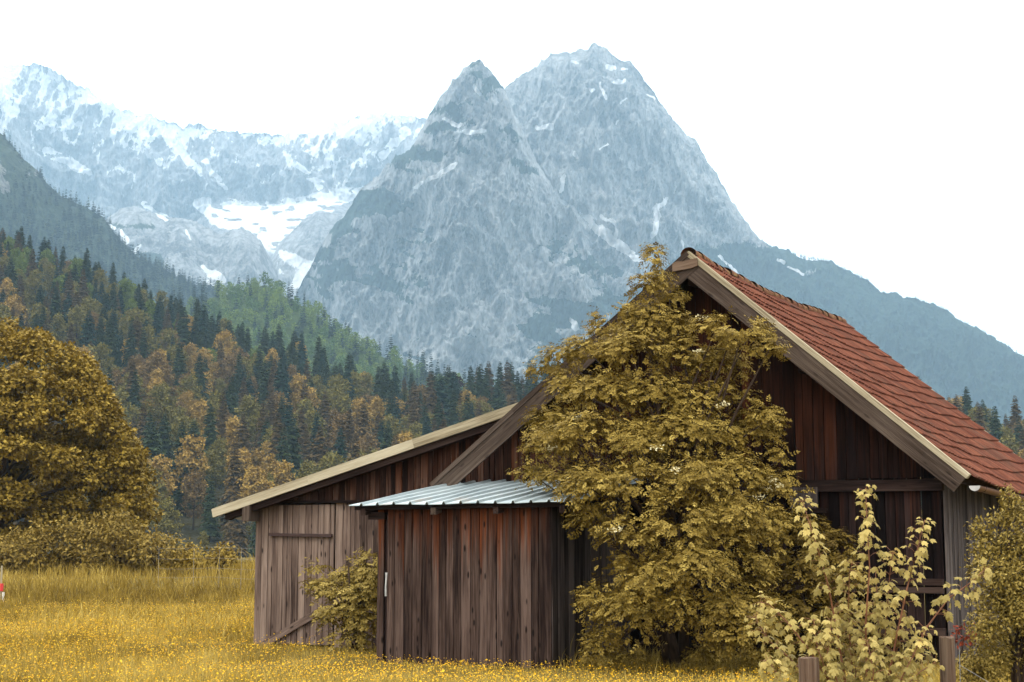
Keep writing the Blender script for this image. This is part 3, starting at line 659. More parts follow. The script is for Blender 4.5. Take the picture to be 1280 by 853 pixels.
LOW_S = [spruce_mesh(300 + i, 22, 3.4, 13) for i in range(3)]
LOW_B = [broadleaf_mesh(400 + i, 15, 330, 0.95, 1.9) for i in range(3)]
def plant_green_hill():
    tr = []
    for Y in np.arange(1060, 1480, 13.0):
        for X in np.arange(-0.26 * Y, 0.04 * Y, 10.5):
            x = X + RNG.uniform(-4, 4); y = Y + RNG.uniform(-6, 6); C = x / y * F * CA + 640
            if y > np.interp(C, H2.rx, H2.rY) + 8 or C < 160: continue
            con = RNG.random() < (0.75 if C < 300 and C < 262 + RNG.normal(0, 12) else 0.22 + 0.5 * sstep(455, 520, C))
            pg = (0.028, 0.046, 0.030) if con else ((0.145, 0.20, 0.038) if RNG.random() < .6 else (0.085, 0.14, 0.034))
            tr.append((x, y, float(H2.z(x, y)) - 1, RNG.uniform(0.72, 1.1) * (1.05 if con else 1), RNG.uniform(0, 6.28), int(RNG.integers(0, 3)) + (0 if con else 3), pg))
    forest_mass('green_hill_forest', tr, LOW_S + LOW_B)
    tr = []                                            # ragged spruce fringe on the wooded mountains behind
    TINY = [spruce_mesh(500 + i, 22, 4.4, 8) for i in range(2)]
    for rid, Yv, x0, x1, n, sc in ((RIDGE_S, 2490, -60, 345, 210, (0.45, 1.0)), (RIDGE_R, 4030, 958, 1330, 260, (0.45, 0.95))):
        rx, ry = zip(*rid)
        for i in range(n):
            c = RNG.uniform(x0, x1); yv = Yv - RNG.uniform(-10, 60)
            if rid is RIDGE_S and c < 60 and RNG.random() < .6: continue
            if rid is RIDGE_R: yv = 4550 - 500 * sstep(900, 1200, c) - RNG.uniform(0, 25)
            p = P(c, np.interp(c, rx, ry) + RNG.uniform(0, 1.5), yv)
            tr.append((p[0], p[1], p[2] - 7, RNG.uniform(*sc), RNG.uniform(0, 6), int(RNG.integers(0, 2)), (0.022, 0.036, 0.028)))
    # spruces scattered down the nearer wooded spur
    rx, ry = zip(*RIDGE_S); sp = bpy.data.objects['wooded_mountain'].data
    co = np.empty(len(sp.vertices) * 3, np.float32); sp.vertices.foreach_get('co', co); co = co.reshape(-1, 3)
    vx, vy = proj(co); idx = np.where((vx > -60) & (vx < 380) & (vy > 215 - 0.0 * vx) & (co[:, 1] < 2510) & (co[:, 2] > 60))[0]
    for i in RNG.choice(idx, 4200, replace=False):
        if RNG.random() < sstep(300, 225, vy[i]) * 0.75: continue
        tr.append((co[i, 0] + RNG.uniform(-5, 5), co[i, 1], co[i, 2] - 2, RNG.uniform(0.6, 1.15), RNG.uniform(0, 6), int(RNG.integers(0, 2)), (0.010, 0.022, 0.018) if RNG.random() < .75 else (0.07, 0.09, 0.04)))
    forest_mass('distant_spruces', tr, TINY)
plant_green_hill()

# ------------------------------------------------------------------ the barn
TH = R(27.906); BO = np.array([2.739, 24.5, 0.0]); UV_U = np.array([math.cos(TH), -math.sin(TH), 0]); UV_V = np.array([math.sin(TH), math.cos(TH), 0])
AZ, PR, PL, BL, UR, UL = 6.257, R(40.549), R(37.205), 8.28, 4.188, 4.62
TR, TL = math.tan(PR), math.tan(PL)
def W(u, v, z): return BO + UV_U * u + UV_V * v + np.array([0, 0, z])
def onv(px, py, v):
    r = ray(px, py); k = np.dot(BO + UV_V * v - np.array([0, 0, CH]), UV_V) / np.dot(r, UV_V); p = np.array([0, 0, CH]) + r * k - BO
    return np.dot(p, UV_U), p[2]
EU, EV, EZ = np.array([1., 0, 0]), np.array([0, 1., 0]), np.array([0, 0, 1.])
barn = empty('wooden_barn', tuple(BO), -TH, 'weathered brown wooden barn with red tiled gable roof and a long low side wing', 'barn')
def an_z(u): return 2.40 + (u + 9.27) * (4.06 - 2.40) / 6.27             # top of the low wing's roof
def sag(v, a=0.11): return -a * math.sin(math.pi * min(max(v / BL, 0), 1)) + 0.014 * math.sin(v * 3.1 + 0.6) * min(v, BL - v, 1)
def boards(mb, u0, u1, zb, zt, v, wmin, wmax, th=0.024, axis=EU, vax=EV, org=np.zeros(3), jz=0.0, gap=0.010):
    """upright boards side by side between u0 and u1; zb / zt give their foot and head"""
    u = u0
    while u < u1 - 0.03:
        w_ = min(random.uniform(wmin, wmax), u1 - u); 
        if u1 - u - w_ < 0.06: w_ = u1 - u
        uc = u + w_ / 2; a, b = zb(uc) - random.uniform(0, jz), zt(uc)
        if b > a + 0.05:
            c0 = org + axis * uc + vax * (v + random.uniform(-0.007, 0.007)) + EZ * a; c1 = org + axis * uc + vax * (v + random.uniform(-0.007, 0.007)) + EZ * b
            mb.board(c0, c1, axis, w_ - gap - random.uniform(0, 0.004), vax, th, 0.0022, 5)
        u += w_
ztop_r = lambda u: AZ - 0.30 - TR * max(u, 0) - TL * max(-u, 0)
VW = 0.5
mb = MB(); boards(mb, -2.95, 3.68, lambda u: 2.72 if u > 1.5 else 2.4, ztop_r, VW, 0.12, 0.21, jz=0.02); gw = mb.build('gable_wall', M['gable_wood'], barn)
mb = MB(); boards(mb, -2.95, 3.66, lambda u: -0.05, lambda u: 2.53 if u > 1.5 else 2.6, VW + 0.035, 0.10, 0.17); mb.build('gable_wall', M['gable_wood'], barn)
mb = MB(); mb.board((0.6, VW - 0.03, 2.62), (3.70, VW - 0.03, 2.60), EZ, 0.17, EV, 0.10, 0.004, 6); mb.build('cross_beam', M['dark_wood'], barn)
for zc in (1.215, 1.10):
    mb = MB(); mb.board((0.9, VW - 0.035, zc + 0.01), (3.66, VW - 0.035, zc - 0.012), EZ, 0.095, EV, 0.11, 0.004, 6); mb.build('cross_beam', M['side_wood' if zc < 1.0 else 'dark_wood'], barn)
mb = MB(); mb.board((1.9, VW - 0.03, 0.52), (3.66, VW - 0.03, 0.50), EZ, 0.10, EV, 0.09, 0.004, 6); mb.build('cross_beam', M['dark_wood'], barn)
mb = MB(); boards(mb, 1.42, 1.86, lambda u: 2.28, lambda u: 2.60, VW - 0.10, 0.3, 0.5); mb.build('hatch', M['side_wood'], barn)
mb = MB(); mb.board((1.4, VW - 0.09, 2.25), (1.98, VW - 0.09, 2.25), EZ, 0.07, EV, 0.12, 0.003, 3); mb.build('hatch_sill', M['dark_wood'], barn)
# side and rear walls
mb = MB(); boards(mb, 0.5, BL - 0.4, lambda v: -0.05, lambda v: 2.95, 3.70, 0.12, 0.2, axis=EV, vax=EU); mb.build('side_wall', M['side_wood'], barn)
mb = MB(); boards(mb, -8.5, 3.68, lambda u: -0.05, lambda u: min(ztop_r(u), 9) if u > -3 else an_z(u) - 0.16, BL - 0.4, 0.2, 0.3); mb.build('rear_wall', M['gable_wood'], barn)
mb = MB(); boards(mb, 0.5, BL - 0.4, lambda v: -0.05, lambda v: an_z(-8.5) - 0.12, -8.54, 0.15, 0.25, axis=EV, vax=EU); mb.build('side_wall', M['annex_wood'], barn)
# the low wing: door boards, plain boards, upper boards
mb = MB(); boards(mb, -8.56, -8.28, lambda u: -0.10, lambda u: 2.50, VW - 0.02, 0.11, 0.17); mb.build('corner_boards', M['annex_wood'], barn); mb = MB(); boards(mb, -6.85, -2.9, lambda u: -0.05, lambda u: 2.50, VW, 0.09, 0.16); mb.build('wing_wall', M['annex_wood'], barn)
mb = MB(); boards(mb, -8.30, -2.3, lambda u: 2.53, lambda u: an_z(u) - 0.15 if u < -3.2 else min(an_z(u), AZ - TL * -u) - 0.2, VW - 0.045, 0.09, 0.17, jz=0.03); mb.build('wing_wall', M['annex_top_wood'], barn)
mb = MB(); mb.board((-8.4, VW - 0.075, 2.525), (-4.3, VW - 0.075, 2.50), EZ, 0.05, EV, 0.05, 0.003, 6); mb.build('wall_batten', M['dark_wood'], barn)
mb = MB(); boards(mb, -8.27, -6.86, lambda u: 0.04, lambda u: 2.47, VW - 0.025, 0.09, 0.15); door = mb.build('door', M['annex_wood'], barn)
mb = MB(); mb.board((-8.22, VW - 0.075, 1.955), (-6.88, VW - 0.075, 1.925), EZ, 0.055, EV, 0.05, 0.003, 4); mb.build('hinge_bar', M['iron'], door)
mb = MB(); mb.board((-8.30, VW - 0.065, 0.02), (-6.60, VW - 0.065, 0.88), np.array([-0.45, 0, 0.893]), 0.125, EV, 0.045, 0.004, 5, 0.45); mb.build('brace', M['annex_wood'], door)
mb = MB(); mb.board((-8.52, 0.27, 2.19), (-8.52, 0.27, 2.52), EU, 0.155, EV, 0.30, 0.004, 3, 0.8); mb.build('bracket', M['board_wood'], barn)
# wing roof: sheets, pale fascia, rafters under the eave
d_an = np.array([6.27, 0, 1.66]); d_an /= np.linalg.norm(d_an); n_an = np.array([-d_an[2], 0, d_an[0]])
def wing_roof():
    v, q = [], []; us = np.linspace(-9.27, -2.98, 30); vsn = np.arange(0.16, BL - 0.1, 0.044)
    for u in us:
        for i, vv in enumerate(vsn): v.append((u, vv, an_z(u) + 0.018 * math.sin(vv * 2 * math.pi / 0.177) + 0.03 * sag(vv) * 4))
    n = len(vsn)
    for a in range(len(us) - 1):
        for b in range(n - 1): q.append((a * n + b, a * n + b + 1, (a + 1) * n + b + 1, (a + 1) * n + b))
    off = len(v); v += [(x, y, z - 0.05) for x, y, z in v]; q += [tuple(off + k for k in f[::-1]) for f in q]
    return mesh_np('wing_roof', v, q, None, M['sheet'], barn)
M['sheet'] = plain('fibre_sheet', (0.30, 0.27, 0.21), 0.9, 0, 0.3, 3)
wr = wing_roof()
mb = MB()
for a, b in ((-9.27, -7.2), (-7.2, -5.05), (-5.05, -2.98)):
    mb.board((a + .002, 0.135, an_z(a) - 0.065), (b - .002, 0.135, an_z(b) - 0.065), n_an, 0.155, EV, 0.035, 0.001, 6)
mb.build('fascia', M['trim_wood'], wr)
for (a, b, dz, vv) in ((-9.02, -3.1, -0.20, 0.24), ):
    mb = MB(); mb.board((a, vv, an_z(a) + dz), (b, vv, an_z(b) + dz), n_an, 0.11, EV, 0.12, 0.003, 6); mb.build('rafter', M['dark_wood'], wr)
for vv in (1.2, 2.6, 4.0):
    mb = MB(); mb.board((-9.1, vv, an_z(-9.1) - 0.13), (-8.0, vv, an_z(-8.0) - 0.13), n_an, 0.12, EV, 0.12, 0.003, 3); mb.build('rafter', M['board_wood'], wr)
mb = MB(); mb.board((-8.66, 0.22, 2.36), (-8.66, BL - .5, 2.36), EU, 0.14, EZ, 0.14, 0.003, 4); mb.build('wall_plate', M['board_wood'], barn)
# main roof
def slope_pt(side, d, v, off):
    p = PR if side > 0 else PL
    return np.array([side * (d * math.cos(p) + off * math.sin(p)), v, AZ - d * math.sin(p) + off * math.cos(p) + sag(v)])
def tile_slope(side, dmax, name):
    nrow = 17; ncol = 42; pitch = dmax / nrow; w_ = (BL - 0.16) / ncol
    fx = np.array([0, .10, .22, .34, .46, .58, .70, .82, .94, 1.0]); fh = np.array([.006, .030, .038, .028, .006, .004, .028, .034, .026, .004])
    V, Q, T = [], [], []; k = len(fx)
    for r_ in range(nrow):
        rowsag = 0.012 * math.sin(r_ * 1.7)
        for c_ in range(ncol):
            d0 = r_ * pitch + random.uniform(-.003, .003) - 0.02 + 0.012 * math.sin(c_ * .35 + r_); d1 = d0 + pitch * 1.10
            v0 = 0.08 + c_ * w_; tn = random.random(); jj = random.uniform(-.003, .004); base = len(V); sk = random.uniform(-.003, .003)
            for j in range(k): V.append(slope_pt(side, d0, v0 + fx[j] * w_, fh[j] * 0.8 + 0.004 + jj))
            for j in range(k): V.append(slope_pt(side, d1 + sk * fx[j], v0 + fx[j] * w_ * 0.995, fh[j] * .85 + 0.034 + jj))
            for j in range(k): V.append(slope_pt(side, d1 + sk * fx[j] - .002, v0 + fx[j] * w_ * 0.995, fh[j] + 0.010 + jj))
            for j in range(k - 1):
                Q.append((base + j, base + k + j, base + k + j + 1, base + j + 1)[::(1 if side > 0 else -1)])
                Q.append((base + k + j, base + 2 * k + j, base + 2 * k + j + 1, base + k + j + 1)[::(1 if side > 0 else -1)])
            T += [tn] * (3 * k)
    return mesh_np(name, np.array(V), Q, None, M['tile'], barn, {'tone': T})
LS = UR / math.cos(PR) + 0.03
tile_slope(1, LS, 'tile_roof'); tile_slope(-1, 3.05 / math.cos(PL), 'tile_roof')
def deck(side, dmax, v0=0.05, v1=BL - 0.05):
    v, q = [], []; n = 14
    for o_ in (-0.012, -0.085):
        for d in (0.0, dmax):
            for i in range(n + 1): v.append(slope_pt(side, d, v0 + (v1 - v0) * i / n, o_))
    m_ = n + 1
    for i in range(n):
        q += [(i, i + 1, m_ + i + 1, m_ + i), (2 * m_ + i, 3 * m_ + i, 3 * m_ + i + 1, 2 * m_ + i + 1), (m_ + i, m_ + i + 1, 3 * m_ + i + 1, 3 * m_ + i), (i, 2 * m_ + i, 2 * m_ + i + 1, i + 1)]
    q += [(0, m_, 3 * m_, 2 * m_), (n, 2 * m_ + n, 3 * m_ + n, m_ + n)]
    return mesh_np('roof_deck', np.array(v), q, None, M['dark_wood'], barn, {'gc': np.array(v)[:, [1, 0, 2]], 'tone': np.full(len(v), .5)})
deck(1, LS - 0.16); deck(-1, 3.05 / math.cos(PL)); deck(-1, 4.5 / math.cos(PL), 0.05, 0.13)
mb = MB()                                              # half-round ridge tiles, lumpy with moss
nrt = 26
for i in range(nrt):
    a, b = 0.02 + i * (BL - 0.04) / nrt, 0.02 + (i + 1.18) * (BL - 0.04) / nrt
    r0_, r1_ = 0.115, 0.095; dz = random.uniform(-.012, .016); du = random.uniform(-.012, .012); pts = []
    b = min(b, BL)
    for vv, rr in ((a, r0_), (b, r1_)):
        for j in range(9):
            t = math.pi * (j / 8) * 1.1 - math.pi * 0.05; pts.append((du + rr * 1.15 * math.cos(t), vv, AZ + sag(vv) - 0.035 + dz + rr * math.sin(t) * (1 if vv == a else .95)))
    mb.add(pts, [(j, j + 1, 9 + j + 1, 9 + j) for j in range(8)], tone=random.random())
    mb.add([np.array(p) * np.array([.86, 1, 1]) + np.array([0, 0.004 if k < 9 else 0, -.02]) for k, p in enumerate(pts)], [(j, 9 + j, 9 + j + 1, j + 1) for j in range(8)], tone=random.random())
mb.build('ridge_tiles', M['ridge'], barn)
def verge(side, ulen, vv, sgn, bmat):
    p = PR if side > 0 else PL; d = np.array([side * math.cos(p), 0, -math.sin(p)]); n_ = np.array([side * math.sin(p), 0, math.cos(p)]); L = ulen / math.cos(p)
    A0 = np.array([0, vv, AZ]); mb = MB()
    mb.board(A0 + d * 0.02 - n_ * 0.185 , A0 + d * (L - 0.02) - n_ * 0.175, n_, 0.255, EV, 0.034, 0.002, 8, 0.62)
    bb = mb.build('bargeboard', bmat, barn); mb = MB()
    segs = 3
    for i in range(segs):
        mb.board(A0 + d * (L * i / segs + .002) - n_ * 0.012 + EV * sgn * 0.03, A0 + d * (L * (i + 1) / segs - .002) - n_ * random.uniform(.008, .016) + EV * sgn * 0.03, n_, 0.078, EV, 0.125, 0.002, 5, 0.35 + .15 * i)
    mb.build('verge_trim', M['trim_wood'] if side > 0 else M['board_wood'], bb)
verge(1, UR - 0.02, 0.0, 1, M['board_wood']); verge(-1, UL, -0.002, 1, M['board_wood']); verge(1, UR, BL, -1, M['board_wood']); verge(-1, 3.0, BL, -1, M['board_wood'])
mb = MB(); mb.board((-0.24, -0.035, 6.035), (0.17, -0.035, 6.085), EZ, 0.135, EV, 0.05, 0.010, 5, 0.75); mb.build('ridge_block', M['post_wood'], barn)
for (u, z) in ((0.0, 5.86), (3.42, 3.05), (-1.9, 4.45), (1.75, 4.39)):
    mb = MB(); mb.board((u, 0.16, z), (u, 1.2, z), EU, 0.15, EZ, 0.17, 0.003, 3, 0.5); mb.build('purlin', M['dark_wood'], barn)
# gutter along the right eave
def gutter():
    v, q = [], []; n = 10; vv = np.linspace(0.06, BL - 0.2, 12); uc, zc = UR + 0.045, AZ - UR * TR - 0.115
    for y in vv:
        for j in range(n + 1):
            t = math.pi + math.pi * j / n; v.append((uc + 0.072 * math.cos(t), y, zc + 0.4 * sag(y) + 0.07 * math.sin(t)))
    q = [(i * (n + 1) + j, (i + 1) * (n + 1) + j, (i + 1) * (n + 1) + j + 1, i * (n + 1) + j + 1) for i in range(len(vv) - 1) for j in range(n)]
    o2 = len(v); v += [(uc + (x - uc) * .93, y, zc + (z - zc) * .93) for x, y, z in v]; q += [tuple(o2 + k for k in f[::-1]) for f in q]
    g = mesh_np('gutter', v, q, None, M['copper'], barn, None, True)
    mb = MB(); pts = [(uc + 0.078 * math.cos(t), 0.058, zc + 0.075 * math.sin(t)) for t in np.linspace(math.pi, 2 * math.pi, 10)]; mb.poly_prism(pts, np.array([0, -0.012, 0])); mb.build('gutter_cap', M['zinc'], g)
    for y in np.arange(0.5, BL - 0.3, 0.8):
        mb = MB(); mb.tube([(uc - .075, y, zc + .02), (uc - .05, y, zc - .06), (uc, y, zc - .08), (uc + .05, y, zc - .06), (uc + .078, y, zc + .005)], 0.008, 5); mb.build('bracket', M['iron'], g)
    mb = MB(); mb.board((UR - 0.22, 0.1, AZ - (UR - .22) * TR - 0.19), (UR - 0.22, BL - .1, AZ - (UR - .22) * TR - 0.19), EU, 0.06, EZ, 0.14, 0.002, 4); mb.build('eave_board', M['dark_wood'], barn)
gutter()

# ------------------------------------------------------------------ the lean-to shed
SV, SU0, SU1 = -2.3, -4.17, -1.24
shed = empty('plank_shed', tuple(W(SU0, SV, 0)), -TH, 'small plank lean-to shed with a pale ribbed metal roof against the barn', 'shed')
so = np.array([-SU0, -SV, 0])
def roof_z(v): return 2.345 + 0.15 * (v + 2.55)
mb = MB()
boards(mb, SU0, SU0 + 0.115, lambda u: -0.06, lambda u: roof_z(SV) - 0.07, SV - .02, 0.11, 0.13, org=so)
boards(mb, SU0 + 0.165, SU1, lambda u: -0.06, lambda u: roof_z(SV) - 0.07, SV, 0.085, 0.185, org=so, jz=0.03); mb.build('front_wall', M['shed_wood'], shed)
mb = MB(); mb.board(so + (SU0 + .14, SV + .06, -.05), so + (SU0 + .14, SV + .06, 2.2), EU, 0.09, EV, 0.02); mb.build('gap_shade_strip', M['iron'], shed)  # solid dark strip behind the open gap, standing in for the shade inside
mb = MB(); mb.board(so + (SU0 + .155, SV - .022, 0.98), so + (SU0 + .165, SV - .022, 1.33), EU, 0.03, EV, 0.02, 0.006, 5); mb.build('door_handle', M['zinc'], shed)
mb = MB(); boards(mb, SV + .0, 0.42, lambda v: -0.06, lambda v: roof_z(v) - 0.06, SU1 + 0.0, 0.14, 0.22, axis=EV, vax=EU, org=so); mb.build('side_wall', M['side_wood'], shed)
mb = MB(); boards(mb, SV + .02, 0.42, lambda v: -0.06, lambda v: roof_z(v) - 0.06, SU0 + 0.02, 0.14, 0.22, axis=EV, vax=EU, org=so); mb.build('side_wall', M['shed_wood'], shed)
def metal_roof():
    us, hs = [], []; u = -4.55; i = 0
    while u < -0.80:
        for du, h in ((0, 0), (0.195, 0), (0.212, .036), (0.236, .036), (0.253, 0)): us.append(u + du); hs.append(h)
        u += 0.288
    us.append(-0.79); hs.append(0); us = np.array(us); hs = np.array(hs); keep = us <= -0.789; us, hs = us[keep], hs[keep]
    v, q = [], []; vsn = np.linspace(-2.55, 0.44, 9); n = len(us)
    for o_ in (0.0, -0.012):
        for vv in vsn:
            for u, h in zip(us, hs): v.append(so + (u, vv, roof_z(vv) + h + o_ + 0.006 * math.sin(u * 5 + vv * 2)))
    for a in range(len(vsn) - 1):
        for b in range(n - 1): q.append((a * n + b, a * n + b + 1, (a + 1) * n + b + 1, (a + 1) * n + b))
    o2 = n * len(vsn); q += [tuple(o2 + k for k in f[::-1]) for f in q]; q += [(b, o2 + b, o2 + b + 1, b + 1) for b in range(n - 1)]
    rf = mesh_np('metal_roof', np.array(v), q, None, M['metal'], shed)
    mb = MB(); mb.board(so + (-4.5, -2.44, roof_z(-2.44) - .055), so + (-0.84, -2.44, roof_z(-2.44) - .055), EZ, 0.075, EV, 0.05, 0.002, 5); mb.build('eave_batten', M['dark_wood'], rf)
    for u in (-4.33, -3.1, -2.05, -0.98):
        mb = MB(); mb.board(so + (u, -2.49, roof_z(-2.49) - .12), so + (u, 0.4, roof_z(.4) - .12), EU, 0.085, EZ, 0.10, 0.002, 3, .6); mb.build('rafter', M['board_wood' if u == -3.1 else 'dark_wood'], rf)
metal_roof()
mb = MB(); mb.board(so + (-4.34, -2.27, 2.18), so + (-4.05, -2.27, 2.18), EZ, 0.11, EV, 0.12, .003, 2, .4); mb.build('beam_end', M['dark_wood'], shed)

# ------------------------------------------------------------------ trees and shrubs near the barn
def lobes_world(lobes, Y=None, v=None, dv=0.5, kz=0.9):
    """lobe centres and radii from rough outlines; each gets its own depth"""
    C, Rr = [], []
    for i, (px, py, rx, ry, *o) in enumerate(lobes):
        if v is not None:
            vv = v + (o[0] if o else RNG.uniform(-dv, dv)); u, z = onv(px, py, vv); c = W(u, vv, z)
        else:
            c = P(px, py, Y + (o[0] if o else RNG.uniform(-dv, dv)))
        k = c[1] / F; C.append(c); Rr.append((rx * k, kz * 0.5 * (rx + ry) * k, ry * k))
    return np.array(C), np.array(Rr)
def shell_points(C, Rr, dens, low=-0.25, inner=0.5, gap=0.0, gsc=1.0):
    """points in the outer, mostly upper, part of each lobe: layered billows with dark hollows under them"""
    pos, nor = [], []
    for c, r in zip(C, Rr):
        n = max(12, int(dens * (r[0] * r[2] + r[0] * r[1] + r[1] * r[2]) / 3 * 4 * math.pi * 0.6))
        u = rdir(n * 2); u = u[(u[:, 2] > low) | (RNG.random(n * 2) < 0.22)][:n]
        f = 1 - inner * RNG.random(len(u)) ** 1.8
        f = f * (1 + 0.16 * (vnoise(u[:, 0] * 3 + c[0] * 7, u[:, 2] * 3 + u[:, 1] * 2 + c[2] * 5, 3) - 0.5) * 2)
        pos.append(c + u * r * f[:, None]); nor.append(norm(u / r))
    pos, nor = np.vstack(pos), np.vstack(nor)
    if gap:                                          # hollows between the boughs
        g = 0.6 * vnoise(pos[:, 0] * 1.7 / gsc + pos[:, 1] * .9 / gsc, pos[:, 2] * 2.3 / gsc + pos[:, 1] * .5 / gsc, 61) + 0.4 * vnoise(pos[:, 0] * 3.9 / gsc - pos[:, 1] / gsc, pos[:, 2] * 4.6 / gsc, 62)
        k = (g + RNG.normal(0, .035, len(g)) > gap) | (pos[:, 2] > C[:, 2].max() - .35); pos, nor = pos[k], nor[k]
    return pos, nor
def compound_leaves(pos, nor, L=(0.15, 0.25), leaflet=0.075, wd=0.034, pairs=3, droop=0.35, mu=0.5, sd=0.16):
    n = len(pos); h = norm(nor * np.array([1, 1, 0.25]) + RNG.normal(0, .45, (n, 3)) * np.array([1, 1, .5]))
    d = norm(h + np.array([0, 0, -droop]) ); up = norm(nor * 1.0 + np.array([0, 0, 0.35]) + RNG.normal(0, .25, (n, 3)))
    sd_ = norm(np.cross(d, up)); ln = RNG.uniform(L[0], L[1], n); base_t = RNG.normal(mu, sd, n)
    V, Q, T = [], [], []; k = 0
    for j in range(pairs):
        f = 0.25 + 0.55 * j / max(pairs - 1, 1)
        for s in (-1, 1):
            p = pos + d * (ln * f)[:, None] - up * (0.10 * ln * f * f)[:, None]
            e = norm(d * 0.55 + sd_ * s * 0.85 - up * 0.12 + RNG.normal(0, .12, (n, 3)))
            v, q = leaf_quads(p, e, up, leaflet * RNG.uniform(.8, 1.2, n), wd * RNG.uniform(.8, 1.2, n), -0.12, 0.08)
            V.append(v); Q.append(q + k); T.append(np.repeat(np.clip(base_t + RNG.normal(0, .08, n), 0, 1), 4)); k += len(v)
    p = pos + d * ln[:, None] * 0.85 - up * (0.09 * ln)[:, None]
    v, q = leaf_quads(p, norm(d - up * .2), up, leaflet * 1.15, wd * 1.1, -0.12, 0.1)
    V.append(v); Q.append(q + k); T.append(np.repeat(np.clip(base_t, 0, 1), 4))
    return np.vstack(V), np.vstack(Q), np.concatenate(T)
def simple_leaves(pos, nor, ln, wd, mu=0.5, sd=0.18, per=1, spread=0.0, droop=0.3):
    if per > 1:
        pos = np.repeat(pos, per, 0) + RNG.normal(0, spread, (len(pos) * per, 3)); nor = np.repeat(nor, per, 0); bt = np.repeat(RNG.normal(mu, sd * .7, len(pos) // per), per)
    else: bt = np.full(len(pos), mu)
    n = len(pos); d = norm(nor * 0.5 + RNG.normal(0, .6, (n, 3)) + np.array([0, 0, -droop])); up = norm(nor * .6 + np.array([0, 0, .8]) + RNG.normal(0, .3, (n, 3)))
    v, q = leaf_quads(pos, d, up, ln * RNG.uniform(.7, 1.25, n), wd * RNG.uniform(.7, 1.25, n), -0.12, 0.1)
    return v, q, np.repeat(np.clip(bt + RNG.normal(0, sd * .6, n), 0, 1), 4)
def limbs(base, C, r, mat='bark', name='trunk', parent=None, stems=3, frac=1.0, k=7):
    mb = MB(); base = np.array(base, float); hub = []
    for i in range(stems):
        a = 6.28 * i / stems + 0.4; o = np.array([math.cos(a), math.sin(a), 0]) * r * 1.2
        top = C[int(i * len(C) / stems)] * 0.35 + C.mean(0) * 0.65 + RNG.normal(0, .2, 3)
        pts = [base + o * 1.2 - EZ * 0.15, base + o * 2 + (top - base) * 0.3 + RNG.normal(0, .05, 3), base + (top - base) * 0.65 + RNG.normal(0, .08, 3), top]
        mb.tube(pts, [r, r * .8, r * .6, r * .4], k); hub.append(pts)
    for c in C:
        if RNG.random() > frac: continue
        pts = hub[int(RNG.integers(0, stems))]; f = min(max((c[2] - base[2]) / max(C[:, 2].max() - base[2], .1) - 0.25, 0.1), 0.95)
        s = pts[1] + (pts[3] - pts[1]) * f; m_ = (s + c) / 2 + EZ * 0.12 * np.linalg.norm(c - s) + RNG.normal(0, .05, 3)
        mb.tube([s, m_, c], [r * .38, r * .24, r * .08], 5)
    return mb.build(name, M[mat], parent, True)
def leafy(name, label, cat, lobes, mat, base, dens, kind='simple', Y=None, v=None, dv=.5, kz=.9, r=.05, stems=3, group=None, part='foliage', low=-0.25, inner=0.5, frac=1.0, gap=0.0, gsc=1.0, **kw):
    C, Rr = lobes_world(lobes, Y, v, dv, kz); pos, nor = shell_points(C, Rr, dens, low, inner, gap, gsc)
    root = empty(name, tuple(base), 0, label, cat, group)
    fn = compound_leaves if kind == 'compound' else simple_leaves
    vv, q, t = fn(pos, nor, **kw)
    gz = ground_z(vv[:, 0], vv[:, 1]); vv[:, 2] = np.maximum(vv[:, 2], gz + 0.02)
    base = np.array(base, float)
    mesh_np(part, vv - base, q, None, M[mat], root, {'tone': t})
    limbs((0, 0, 0), C - base, r, parent=root, stems=stems, frac=frac, name='trunk' if r > .06 else 'stems')
    return root, C, Rr, pos, nor

ELD = [(818, 326, 9, 26, -.9), (826, 352, 14, 18, -.9), (806, 366, 24, 18, -1.0), (838, 372, 16, 14, -.7), (775, 388, 30, 18, -1.0), (815, 400, 38, 26, -1.3), (850, 408, 24, 22, -.8), (890, 418, 34, 18, -.9), (928, 426, 34, 18, -1.0), (962, 436, 20, 15, -1.0), (905, 404, 20, 14, -.7), (940, 412, 18, 14, -.8),
       (756, 418, 26, 18, -.9), (700, 447, 30, 12, -.5), (680, 463, 20, 12, -.4), (735, 452, 40, 22, -.9), (790, 450, 46, 30, -1.5), (850, 452, 40, 26, -1.2), (900, 462, 46, 22, -.8), (715, 492, 34, 26, -1.0), (760, 500, 46, 32, -1.6),
       (815, 505, 46, 30, -1.5), (868, 505, 44, 26, -1.0), (915, 500, 34, 22, -.7), (688, 535, 32, 24, -1.2), (680, 566, 34, 24, -1.6), (662, 592, 20, 14, -1.7), (735, 545, 46, 30, -1.9), (790, 560, 44, 30, -2.0),
       (850, 555, 52, 32, -1.6), (905, 545, 44, 28, -1.0), (952, 548, 34, 26, -.7), (978, 575, 24, 24, -.7), (715, 590, 34, 20, -2.0), (745, 618, 44, 28, -2.3), (800, 615, 44, 30, -2.4), (862, 605, 52, 34, -2.1), (920, 605, 46, 32, -1.4), (968, 615, 38, 30, -1.0),
       (740, 655, 24, 24, -2.1), (785, 668, 44, 32, -2.5), (845, 665, 52, 34, -2.6), (905, 668, 52, 34, -2.0), (955, 668, 40, 34, -1.3), (765, 712, 36, 30, -2.4), (815, 722, 48, 32, -2.8), (875, 725, 54, 34, -2.6), (930, 722, 42, 32, -1.8),
       (752, 758, 30, 28, -2.3), (790, 772, 46, 32, -2.7), (900, 770, 50, 34, -2.5), (945, 768, 34, 30, -1.8), (845, 756, 34, 20, -2.9), (752, 800, 22, 22, -2.2), (915, 800, 40, 22, -2.4), (960, 800, 24, 24, -1.9), (748, 818, 26, 12, -2.3), (782, 822, 20, 9, -2.1), (880, 822, 24, 10, -2.2), (912, 818, 36, 14, -2.3), (955, 822, 30, 12, -1.9)]
